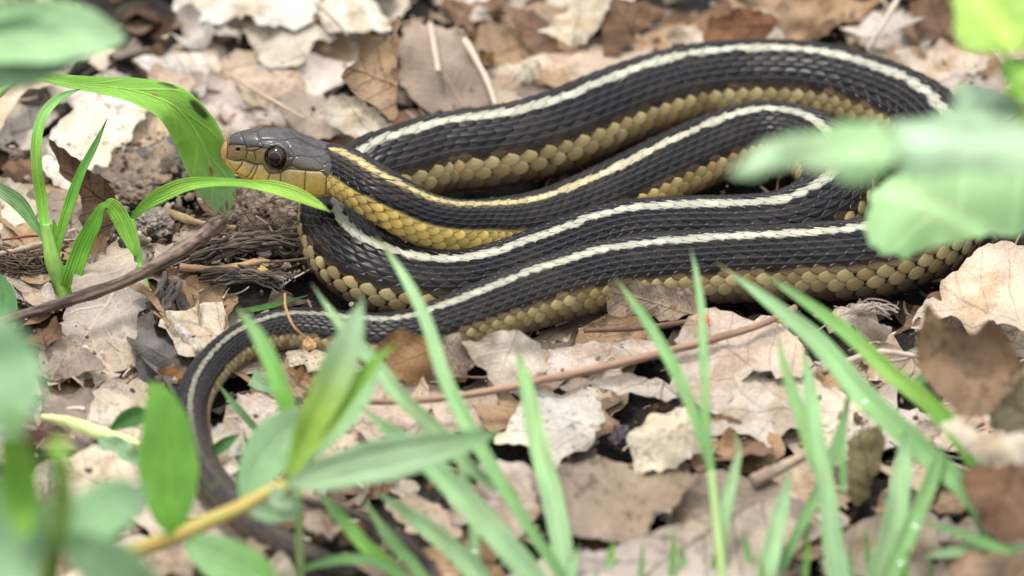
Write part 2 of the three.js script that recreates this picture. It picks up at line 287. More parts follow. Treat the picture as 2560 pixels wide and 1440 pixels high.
// ---------------------------------------------------------------- the snake
// back line from nape to tail: picture point on the dorsal stripe, height of the belly, radius (mm)
const SPINE = [
  [812, 366, 25.7, 6.9], [858, 381, 25.7, 7.15], [947, 433, 24, 7.5], [1047, 489, 17, 7.9], [1125, 511, 12, 8.1], [1227, 512, 6, 8.4], [1354, 492, 3, 8.8], [1456, 456, 2.5, 9.1], [1557, 410, 3, 9.5], [1659, 360, 4, 9.8], [1760, 314, 4, 10], [1862, 278, 4, 10.2],
  [1938, 271, 4, 10.3], [2014, 288, 4, 10.4], [2070, 328, 4, 10.5], [2096, 378, 4, 10.5], [2084, 425, 4, 10.6], [2040, 463, 4, 10.7], [1963, 496, 2.7, 10.8], [1862, 507, 2, 10.6], [1760, 509, 2, 10.4], [1659, 512, 2, 10.2], [1557, 522, 1.5, 10.1], [1456, 550, 1, 10],
  [1354, 588, 0.5, 10], [1252, 624, 0.5, 10], [1151, 645, 0.5, 10.2], [1060, 642, 1, 10.4], [969, 621, 1.5, 10.6], [900, 588, 2, 10.6], [855, 546, 2, 10.4], [838, 495, 2, 10.4], [850, 440, 2, 10.4], [890, 388, 3, 10.8], [940, 353, 4, 11.2], [1010, 331, 4, 11.6],
  [1100, 304, 4, 11.8], [1202, 291, 4, 11.9], [1303, 273, 4, 12], [1405, 243, 4, 12], [1506, 202, 4, 12], [1608, 164, 4, 12], [1710, 136, 4, 12], [1811, 122, 4, 12], [1913, 118, 4, 12], [2014, 123, 4, 12], [2116, 141, 4, 12], [2217, 174, 4, 12],
  [2294, 212, 4, 12], [2350, 262, 4, 12], [2390, 318, 4, 12], [2404, 378, 4, 12], [2385, 437, 4, 11.9], [2335, 498, 4, 11.7], [2252, 544, 4, 11.5], [2157, 568, 4, 11.3], [2065, 577, 4, 11.1], [1964, 583, 4, 10.9], [1862, 588, 4.5, 10.7], [1760, 595, 5, 10.5],
  [1608, 608, 5.5, 10.1], [1506, 624, 6, 9.9], [1405, 652, 6.5, 9.5], [1303, 687, 6.5, 9.1], [1202, 727, 6.5, 8.6], [1100, 766, 6, 8], [1050, 783, 5.5, 7.7], [970, 797, 5, 7.2], [880, 794, 4, 6.7], [800, 785, 4, 6.3], [740, 782, 4, 6], [680, 790, 4, 5.7],
  [620, 812, 4, 5.4], [560, 852, 4, 5.1], [510, 908, 4, 5.0], [482, 962, 4, 4.9], [475, 1014, 4, 4.8], [483, 1072, 4, 4.75], [505, 1138, 4, 4.7], [542, 1190, 4, 4.5], [590, 1243, 4, 4.3], [640, 1289, 4, 4.1], [700, 1330, 4, 3.8], [760, 1362, 4, 3.4], [826, 1392, 3.5, 2.7], [880, 1416, 3, 2.0], [925, 1436, 2.5, 0.6],
];
const WIDE = 1.03, TOP = 0.96, BOT = 0.80;
const axisPts = SPINE.map(([x, y, h, r]) => at(x, y, (h + (TOP + BOT) * r) * mm).sub(V(0, TOP * r * mm, 0)));
const spineCurve = new THREE.CatmullRomCurve3(axisPts, false, 'centripetal');
const NS = 2400, FR = [];
{
  spineCurve.arcLengthDivisions = 6000;
  const L = spineCurve.getLength();
  // radius against arc length
  const n = SPINE.length - 1, sAt = [], rAt = SPINE.map((q) => q[3] * mm); const lens = spineCurve.getLengths(6000);
  for (let i = 0; i <= n; i++) sAt.push(lens[Math.round(i / n * 6000)]);
  let j = 0; const pts = spineCurve.getSpacedPoints(NS);
  for (let i = 0; i <= NS; i++) {
    const s = i / NS * L; while (j < n - 1 && sAt[j + 1] < s) j++;
    const r = lerp(rAt[j], rAt[j + 1], clamp((s - sAt[j]) / (sAt[j + 1] - sAt[j]), 0, 1));
    FR.push({ p: pts[i], s, r });
  }
  for (let i = 0; i <= NS; i++) {
    const t = FR[Math.min(NS, i + 6)].p.clone().sub(FR[Math.max(0, i - 6)].p).normalize(), w = t.clone().cross(V(0, 1, 0)).normalize();
    Object.assign(FR[i], { t, w, u: w.clone().cross(t).normalize() });
  }
  FR.L = L;
}
const LSN = FR.L;
const tmpP = V(), tmpW = V(), tmpU = V();
// point on the skin: s along the body, a from the back (0) down the side, off outwards
function skin(s, a, off, out) {
  const f = clamp(s / LSN, 0, 1) * NS, i = Math.min(NS - 1, Math.floor(f)), k = f - i, A = FR[i], B = FR[i + 1];
  const r = lerp(A.r, B.r, k); let c = Math.cos(a), sn = Math.sin(a);
  let y = c > -0.55 ? c * TOP : -(0.55 + (-c - 0.55) * 0.6) * TOP; const x = sn * WIDE, l = Math.hypot(x, y);
  const rad = r + off / Math.max(0.6, l);
  tmpP.lerpVectors(A.p, B.p, k); tmpW.lerpVectors(A.w, B.w, k).normalize(); tmpU.lerpVectors(A.u, B.u, k).normalize();
  return out.copy(tmpP).addScaledVector(tmpW, x * rad).addScaledVector(tmpU, y * rad);
}
const radiusAt = (s) => { const f = clamp(s / LSN, 0, 1) * NS, i = Math.min(NS - 1, Math.floor(f)); return lerp(FR[i].r, FR[i + 1].r, f - i); };

// a grid patch builder that collects into one geometry
class Skin {
  constructor() { this.p = []; this.c = []; this.i = []; }
  grid(n, m, fn) { const o = this.p.length / 3, v = V(), c = [0, 0, 0]; for (let i = 0; i <= n; i++) for (let j = 0; j <= m; j++) { fn(i / n, j / m, v, c); this.p.push(v.x, v.y, v.z); this.c.push(c[0], c[1], c[2]); } for (let i = 0; i < n; i++) for (let j = 0; j < m; j++) { const a = o + i * (m + 1) + j, b = a + m + 1; this.i.push(a, a + 1, b, a + 1, b + 1, b); } }
  build() { const g = new THREE.BufferGeometry(); g.setAttribute('position', new THREE.Float32BufferAttribute(this.p, 3)); g.setAttribute('color', new THREE.Float32BufferAttribute(this.c, 3)); g.setIndex(this.i); g.computeVertexNormals(); return g; }
}
const body = new Skin();
const BLACK = [0.0025, 0.0025, 0.0035], BROWNBLACK = [0.0145, 0.011, 0.0088], STRIPE = [0.325, 0.32, 0.26], STRIPEY = [0.36, 0.295, 0.135], YEL = [0.285, 0.228, 0.115], YELD = [0.18, 0.142, 0.08], TANV = [0.085, 0.064, 0.044], NECKY = [0.42, 0.315, 0.105], SKIN = [0.011, 0.010, 0.010], BROWNR = [0.13, 0.065, 0.028];
R = mulberry(91);
// the skin under the scales
body.grid(900, 40, (u, v, p, c) => {
  const s = u * LSN, a = (v * 2 - 1) * Math.PI; skin(s, a, -0.00012, p);
  const neck = smooth(0.075, 0.02, s), d = Math.abs(a) * 57.3, y = smooth(60, 74, d) * neck, b = smooth(108, 118, d);
  const k = mix3(mix3(SKIN, [0.16, 0.11, 0.03], y), [0.12, 0.085, 0.05], b); c[0] = k[0]; c[1] = k[1]; c[2] = k[2];
});
const ROWS = [[0, 8.6], [10.2, 8.4], [20.2, 8.2], [30.2, 8.2], [40.2, 8.2], [50.2, 8.4], [60.6, 9.6], [72.8, 11.6], [88.0, 13.6], [105.5, 15.5]];
function scaleColor(row, sg, s, t, x, rnd, c) {      // x from -1 (towards the back) to 1 (down the side)
  const neck = smooth(0.10, 0.03, s), tail = smooth(0.70, 0.82, s / LSN * 0.86 + 0.02), rim = Math.max(smooth(0.72, 1.0, Math.abs(x)), smooth(0.90, 1, t));
  const keel = Math.exp(-((x / 0.14) ** 2)) * smooth(0.05, 0.4, t);
  let k;
  const dk = mix3(BLACK, BROWNBLACK, clamp(rnd * 0.9 - 0.25 + 0.9 * noise(s * 90, row * 0.8), 0, 1));
  let stripe = mix3(STRIPE, STRIPEY, smooth(0.16, 0.03, s) * 0.9 + 0.06); stripe = mix3(stripe, [0.17, 0.16, 0.125], smooth(0.70, 0.83, s)); stripe = mix3(stripe, [0.06, 0.052, 0.042], smooth(0.835, 0.87, s));
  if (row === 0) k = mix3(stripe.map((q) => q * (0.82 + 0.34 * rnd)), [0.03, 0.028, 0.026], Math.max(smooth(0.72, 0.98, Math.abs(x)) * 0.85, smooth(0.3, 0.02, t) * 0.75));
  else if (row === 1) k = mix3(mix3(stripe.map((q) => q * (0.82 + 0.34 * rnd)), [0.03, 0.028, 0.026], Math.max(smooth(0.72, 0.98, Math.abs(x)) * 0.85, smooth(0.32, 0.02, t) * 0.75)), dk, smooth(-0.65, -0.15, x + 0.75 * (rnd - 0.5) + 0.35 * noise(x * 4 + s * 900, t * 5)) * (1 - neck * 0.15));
  else if (row < 6) { k = dk; k = mix3(k, [0.06, 0.058, 0.06], keel * 0.5); k = mix3(k, [0.125, 0.125, 0.13], rim * (0.24 + 0.7 * smooth(0.55, 0.9, noise(s * 55, row * 0.9, 7) * 0.5 + 0.5))); if (row === 5) k = mix3(k, BROWNR, smooth(0.2, 1, x) * 0.3 * (1 - neck)); }
  else if (row === 6) { const y = mix3(YELD, BROWNR, 0.35); k = mix3(dk, y, smooth(-0.5, 0.6, x + (rnd - 0.5) * 0.9) * (0.95 - 0.6 * smooth(0.33, 0.22, Math.abs(s / LSN - 0.30)))); k = mix3(k, NECKY, neck * smooth(-0.2, 0.6, x)); }
  else {
    let y = row === 7 ? YEL : row === 8 ? mix3(YEL, YELD, 0.4) : mix3(TANV, YELD, 0.15);
    y = mix3(y, [0.20, 0.16, 0.105], tail * 0.75); y = mix3(y, [0.075, 0.058, 0.042], smooth(0.835, 0.88, s));
    y = mix3(y, mix3(NECKY, [0.55, 0.36, 0.09], rnd * 0.5), smooth(0.15, 0.04, s));
    const v2 = hash(Math.round(s * 9000), row, sg + 3); k = mix3(y, [y[0] * 0.62, y[1] * 0.5, y[2] * 0.42], smooth(0.55, 1, v2) * 0.7 * smooth(0.05, 0.15, s)).map((q) => q * (0.68 + 0.5 * rnd));
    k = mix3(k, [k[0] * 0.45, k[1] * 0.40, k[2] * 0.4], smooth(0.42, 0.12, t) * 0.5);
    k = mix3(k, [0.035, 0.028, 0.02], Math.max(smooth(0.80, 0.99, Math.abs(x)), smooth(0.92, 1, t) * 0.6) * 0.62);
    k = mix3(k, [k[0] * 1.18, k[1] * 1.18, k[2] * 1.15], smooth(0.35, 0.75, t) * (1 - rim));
    if (rnd > 0.94) k = mix3(k, [0.05, 0.025, 0.015], smooth(0.6, 0.1, t) * 0.9);
  }
  k = mix3(k, [0.05 * (0.6 + 0.8 * rnd), 0.041 * (0.6 + 0.8 * rnd), 0.033], smooth(0.835, 0.88, s) * 0.75);
  c[0] = k[0]; c[1] = k[1]; c[2] = k[2];
}
function plate(s0, a0, len, hw, row, sg, rnd) {
  const e = 0.0015, st = skin(s0 + e, sg * a0, 0, V()).distanceTo(skin(s0 - e, sg * a0, 0, V())) / (2 * e); if (st > 1) { len /= st; hw *= Math.max(0.86, 1 - 0.18 * (st - 1)); }
  const keeled = row < 9, r = radiusAt(s0), low = row >= 7, NT = 8, NX = 8;
  body.grid(NT, NX, (t, v, p, c) => {
    let x = v * 2 - 1; const edge = Math.abs(x) > 0.99 || t > 0.99; if (edge) x *= 1.0;
    const w = low ? Math.pow(Math.max(0, 1 - Math.pow(Math.abs(2 * t - 1) / 1.0, 2.0)), 0.72) : Math.pow(Math.max(0, 1 - Math.pow(Math.abs(2 * t - 1), 1.6)), 0.85);
    const dome = (1 - x * x) * Math.sin(Math.PI * Math.min(1, t * 0.85 + 0.12));
    let off = r * (-0.022 + (low ? 0.046 : 0.055) * t + (low ? 0.001 : 0.008) * dome + (keeled ? (low ? 0.005 : 0.012) : 0) * Math.exp(-((x / 0.13) ** 2)) * smooth(0.02, 0.3, t));
    if (edge) off = Math.min(off, r * (-0.020 + 0.030 * t)) - r * 0.010;
    skin(s0 + (t - 0.42) * len, sg * (a0 + x * hw * w), off, p);
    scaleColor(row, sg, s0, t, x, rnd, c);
  });
}
{
  let s = 0.003, k = 0; const D = Math.PI / 180;
  while (s < LSN - 0.003) {
    const r = radiusAt(s), pitch = 0.40 * r + 0.00035 * smooth(0.05, 0.0, s), odd = k % 2;
    ROWS.forEach(([a, hw], row) => {
      for (const sg of row ? [-1, 1] : [1]) {
        const shift = ((row % 2) ^ odd) ? 0 : 0; const q = s + (row % 2) * pitch * 0.5;
        if (q > LSN - 0.004) continue;
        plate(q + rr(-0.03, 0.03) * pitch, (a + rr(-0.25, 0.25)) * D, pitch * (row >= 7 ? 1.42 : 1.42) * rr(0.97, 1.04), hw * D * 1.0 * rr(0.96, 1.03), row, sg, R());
      }
    });
    // one broad belly scute per row
    const rnd = R(), q = s;
    body.grid(5, 14, (t, v, p, c) => {
      const x = v * 2 - 1, a = Math.PI + x * 66 * D, edge = t > 0.99 || Math.abs(x) > 0.99;
      skin(q + (t - 0.4) * pitch * 1.25, a, r * (-0.02 + 0.045 * t) * (edge ? 0.1 : 1), p);
      const neck = smooth(0.13, 0.05, s), b = mix3([0.085, 0.066, 0.042], NECKY, neck * 0.85), m = (0.8 + 0.3 * rnd) * (t < 0.25 ? 0.6 : 1) * (1 - 0.25 * smooth(0.7, 1, Math.abs(x))); c[0] = b[0] * m; c[1] = b[1] * m; c[2] = b[2] * m;
    });
    s += pitch; k++;
  }
}

// head: sections from snout (0) to nape (1)
const HS = at(553, 377, 34.5 * mm), HB = at(858, 425, 32.0 * mm);
const HX = HB.clone().sub(HS), HL = HX.length(); HX.normalize();
const HW0 = HX.clone().cross(V(0, 1, 0)).normalize(), HU0 = HW0.clone().cross(HX).normalize();
const ROLL = 7 * Math.PI / 180, HU = HU0.clone().multiplyScalar(Math.cos(ROLL)).addScaledVector(HW0, -Math.sin(ROLL)), HW = HW0.clone().multiplyScalar(Math.cos(ROLL)).addScaledVector(HU0, Math.sin(ROLL));
const SECT = [[0, 0.2, 0.5, 0.3], [0.012, 1.3, 2.4, 1.8], [0.04, 2.4, 4.0, 3.2], [0.1, 3.5, 5.7, 4.8], [0.2, 4.6, 7.1, 6.3], [0.32, 5.6, 8.0, 6.9], [0.45, 6.7, 8.4, 7.2], [0.58, 7.4, 7.9, 7.8], [0.72, 7.9, 6.2, 7.9], [0.86, 7.6, 5.4, 7.6], [1, 6.2, 4.6, 6.3], [1.1, 5.0, 3.6, 4.8]];
function sect(q) { let i = 0; while (i < SECT.length - 2 && SECT[i + 1][0] < q) i++; const A = SECT[i], B = SECT[i + 1], P = SECT[Math.max(0, i - 1)], N = SECT[Math.min(SECT.length - 1, i + 2)], t = clamp((q - A[0]) / (B[0] - A[0]), 0, 1); const out = []; for (let k = 1; k < 4; k++) { const m0 = (B[k] - P[k]) / (B[0] - P[0] || 1) * (B[0] - A[0]), m1 = (N[k] - A[k]) / (N[0] - A[0] || 1) * (B[0] - A[0]), t2 = t * t, t3 = t2 * t; out.push((2 * t3 - 3 * t2 + 1) * A[k] + (t3 - 2 * t2 + t) * m0 + (-2 * t3 + 3 * t2) * B[k] + (t3 - t2) * m1); } return out; }
function headPoint(q, a, off, out) {
  const [w, tp, bt] = sect(q), c = Math.cos(a), s = Math.sin(a), n = lerp(2.15, 2.75, smooth(0.02, 0.2, q) * smooth(1.05, 0.85, q)), f = (x) => Math.sign(x) * Math.pow(Math.abs(x), 2 / n);
  const fx = f(s), fy = f(c); let x = fx * w, y = fy * (c > 0 ? tp : bt);
  // side of the face drops in below the brow ridge in front of and at the eye
  if (c > -0.6 && c < 0.62) x *= 1 - 0.07 * smooth(0.62, 0.3, c) * smooth(-0.6, -0.1, c) * smooth(0.08, 0.2, q) * smooth(0.62, 0.5, q);
  const l = Math.hypot(x, y) || 1; const k = 1 + off / l;
  return out.copy(HS).addScaledVector(HX, q * HL).addScaledVector(HW, x * k * mm).addScaledVector(HU, y * k * mm);
}
const SEAMS = [
  '0.05,21 0.066,70 0.066,98', '0.059,47 0.147,52 0.212,53 0.236,58.6 0.302,53.9 0.359,51.7', '0.05,0 0.285,0', '0.15,0 0.18,28 0.209,53', '0.05,21 0.052,0', '0.285,0 0.3,14 0.328,34 0.302,52.8', '0.328,34 0.42,25 0.526,19 0.545,12', '0.545,12 0.604,0',
  '0.526,19 0.565,26.6 0.575,35', '0.331,39.7 0.364,49.9', '0.604,0 0.845,0', '0.574,34.3 0.619,46 0.624,57.3 0.641,49.1 0.687,39.3 0.765,33.5 0.838,22.5 0.87,10.6 0.845,0', '0.624,57.3 0.609,74.5 0.688,76.4 0.837,69.1 0.873,62.6 0.863,52.4 0.799,37.3 0.765,33.5',
  '0.863,52.4 0.899,36.5 0.951,37 0.927,24 0.97,12.7', '0.951,37 0.985,46 0.975,66 0.935,82', '0.065,95.2 0.204,88.1 0.312,89.3 0.376,86.8 0.432,95.9 0.531,89.7 0.607,81.8 0.734,75.8 0.858,70.7 0.907,83.8 0.97,81.7 1.017,73.9', '0.204,88.1 0.145,124', '0.301,91.5 0.237,131', '0.331,89.3 0.279,133',
  '0.44,96.4 0.407,130', '0.531,89.7 0.531,132', '0.734,75.8 0.737,138', '0.905,83.8 0.906,128', '0.225,57.5 0.234,74.5 0.225,85.8', '0.229,68.6 0.292,66.4 0.313,85.2', '0.292,66.4 0.359,51.7', '0.066,98 0.1,113 0.145,124 0.24,131 0.28,133 0.407,130 0.531,132 0.737,138 0.906,128 0.942,123',
  '0.947,125.4 1.037,123.1 1.042,96.7 0.991,86.2', '0.584,58.8 0.62,54.3', '0.531,89.7 0.605,76.3', '0.09,136 0.3,157 0.6,160 0.86,152 0.95,138', '0.17,127 0.15,144', '0.27,132 0.25,153', '0.38,131 0.37,158', '0.5,131 0.5,159', '0.63,135 0.64,160', '0.77,137 0.78,155', '0.88,130 0.88,150',
].map(nums);
const EYE_Q = 0.481, EYE_A = 1.2095, EYE_R = 3.55 * mm;
const eyeAt = headPoint(EYE_Q, EYE_A, 0, V()), eyeOut = HW.clone().multiplyScalar(0.93).addScaledVector(HU, 0.30).addScaledVector(HX, -0.12).normalize();
const eyeC = eyeAt.clone().addScaledVector(eyeOut, -1.75 * mm);
const LABIAL = SEAMS[15].concat([[1.12, 72]]);
const lineAt = (L, q) => { for (let i = 0; i < L.length - 1; i++) if (q < L[i + 1][0]) return lerp(L[i][1], L[i + 1][1], clamp((q - L[i][0]) / (L[i + 1][0] - L[i][0]), 0, 1)); return L[L.length - 1][1]; };
const headP = V(), bodyIndices = body.i.length;
body.grid(210, 320, (u, v, p, c) => {
  const q = Math.pow(u, 1.25) * 1.08, a = (v * 2 - 1) * Math.PI, d = Math.abs(a) * 180 / Math.PI;
  let near = 9; const RM = 7.2 * Math.PI / 180;                       // millimetres per degree round the head
  for (const L of SEAMS) for (let i = 0; i < L.length - 1; i++) near = Math.min(near, segDist(q * HL / mm, d * RM, [L[i][0] * HL / mm, L[i][1] * RM], [L[i + 1][0] * HL / mm, L[i + 1][1] * RM]));
  const seam = Math.exp(-((near / 0.16) ** 2)), lab = lineAt(LABIAL, q), mouth = lineAt(SEAMS[26].concat([[1.1, 122]]), q);
  // colour of the plates
  let k = mix3([0.030, 0.028, 0.030], [0.058, 0.052, 0.048], clamp(0.5 + fbm(q * 26, d * 0.16, 4, 3), 0, 1));
  const streak = noise(q * 22 + d * 0.05, d * 0.9, 9); k = k.map((x) => x * (1 + 0.20 * streak));
  const face = smooth(51, 62, d) * smooth(0.60, 0.5, q); k = mix3(k, [0.165, 0.12, 0.05], face);
  const temple = smooth(28, 62, d) * smooth(0.58, 0.64, q); k = mix3(k, [0.068, 0.062, 0.044], temple * 0.8);
  const lip = smooth(lab - 5, lab + 3, d), low = smooth(lab + 4, mouth - 4, d);
  k = mix3(k, mix3([0.40, 0.295, 0.105], [0.64, 0.40, 0.07], low), lip * smooth(1.06, 0.95, q));
  k = mix3(k, [0.30, 0.27, 0.20], lip * smooth(14, 3, d - lab) * 0.25 * smooth(0.5, 0.3, Math.abs(q - 0.5)));
  k = mix3(k, [0.56, 0.38, 0.10], smooth(mouth - 1, mouth + 2, d));
  k = mix3(k, [0.38, 0.28, 0.08], smooth(0.86, 1.0, q) * smooth(70, 84, d)); k = mix3(k, [0.02, 0.018, 0.016], smooth(0.82, 0.97, q) * smooth(70, 54, d) * 0.85);
  k = mix3(k, [0.36, 0.20, 0.075], smooth(0.075, 0.05, q) * smooth(16, 30, d) * smooth(140, 110, d));
  k = mix3(k, [0.15, 0.11, 0.08], smooth(0.075, 0.05, q) * smooth(30, 16, d));
  const m = 1 + 0.16 * noise(q * 60, d * 0.3, 21); k = k.map((x) => x * m);
  // nostril and the rim of the eye
  const nd = Math.hypot((q - 0.156) * HL / mm, (d - 66.3) * RM);
  headPoint(q, a, 0, headP);
  const sideEye = eyeC.clone(); if (a < 0) { const w = sideEye.sub(HS).dot(HW); sideEye.addScaledVector(HW, -2 * w).add(HS); }
  const ed = headP.distanceTo(sideEye) / mm - EYE_R / mm;
  let off = -0.15 * seam + 0.11 * (1 - Math.exp(-((near / 0.55) ** 2)));
  off += -0.75 * smooth(0.75, 0.35, nd) + 0.10 * smooth(1.25, 0.85, nd) * smooth(0.6, 0.85, nd);
  off += 0.25 * smooth(0.7, 0.15, Math.abs(ed - 0.25)) * smooth(-0.4, 0.2, ed) - 0.5 * smooth(0, -0.6, ed) + 0.02 * streak;
  off += 0.28 * smooth(34, 44, d) * smooth(56, 49, d) * smooth(0.28, 0.36, q) * smooth(0.62, 0.54, q);
  headPoint(q, a, off, p);
  k = mix3(k, [0.010, 0.008, 0.006], seam * 0.95);
  k = mix3(k, [0.03, 0.012, 0.008], smooth(0.78, 0.58, nd)); k = mix3(k, [0.30, 0.16, 0.07], smooth(0.25, 0, Math.abs(nd - 0.95)) * 0.4);
  k = mix3(k, [0.022, 0.016, 0.012], smooth(0.34, 0.12, ed));
  c[0] = k[0]; c[1] = k[1]; c[2] = k[2];
});
const snake = thing('garter_snake', 'striped black and yellow snake coiled on the dead leaves with its head raised', 'snake', V(axisPts[22].x, 0, axisPts[22].z));
{
  const g = body.build(); g.translate(-snake.position.x, 0, -snake.position.z);
  const fine = dataTex(64, 64, (u, v) => { const t = 0.5 + 0.5 * noise(u * 30, v * 30); return [t, t, t]; });
  const skinMat = (roughness, specularIntensity) => new THREE.MeshPhysicalMaterial({ vertexColors: true, roughness, specularIntensity, side: THREE.DoubleSide });
  g.addGroup(0, bodyIndices, 0); g.addGroup(bodyIndices, body.i.length - bodyIndices, 1);
  mesh('body', g, [skinMat(0.27, 0.28), skinMat(0.27, 0.75)], snake);
  const eyeGeo = new THREE.SphereGeometry(EYE_R, 72, 48), P = eyeGeo.attributes.position, col = new Float32Array(P.count * 3);
  for (let i = 0; i < P.count; i++) {                                 // looks along +y here
    const x = P.getX(i), y = P.getY(i), z = P.getZ(i), th = Math.acos(clamp(y / EYE_R, -1, 1)) * 57.3, az = Math.atan2(z, x);
    let k = [0.0035, 0.003, 0.0035];
    const ring = smooth(29.5, 30.5, th) * smooth(33.5, 31.5, th);
    const iris = smooth(30, 32, th);
    k = mix3(k, mix3([0.003, 0.0012, 0.001], [0.014, 0.004, 0.0015], clamp(0.5 + 0.9 * noise(az * 2.2, th * 0.07), 0, 1)), iris * smooth(58, 44, th));
    k = mix3(k, [0.24, 0.10, 0.028], ring * clamp(0.70 + 0.5 * noise(az * 1.3 + 4, 1), 0.15, 1));
    k = mix3(k, [0.010, 0.006, 0.005], smooth(56, 68, th));
    col.set(k, i * 3);
  }
  eyeGeo.setAttribute('color', new THREE.BufferAttribute(col, 3));
  const eyeMat = new THREE.MeshPhysicalMaterial({ vertexColors: true, roughness: 0.12, specularIntensity: 0.45, clearcoat: 0.25, clearcoatRoughness: 0.02 });
  for (const s of [1, -1]) {
    const e = mesh('eye', eyeGeo, eyeMat, snake), w = eyeC.clone().sub(HS).dot(HW), o = eyeOut.clone();
    const c = eyeC.clone(); if (s < 0) { c.addScaledVector(HW, -2 * w); o.addScaledVector(HW, -2 * o.dot(HW)); }
    e.position.copy(c).sub(snake.position); e.quaternion.setFromUnitVectors(V(0, 1, 0), o);
  }
}

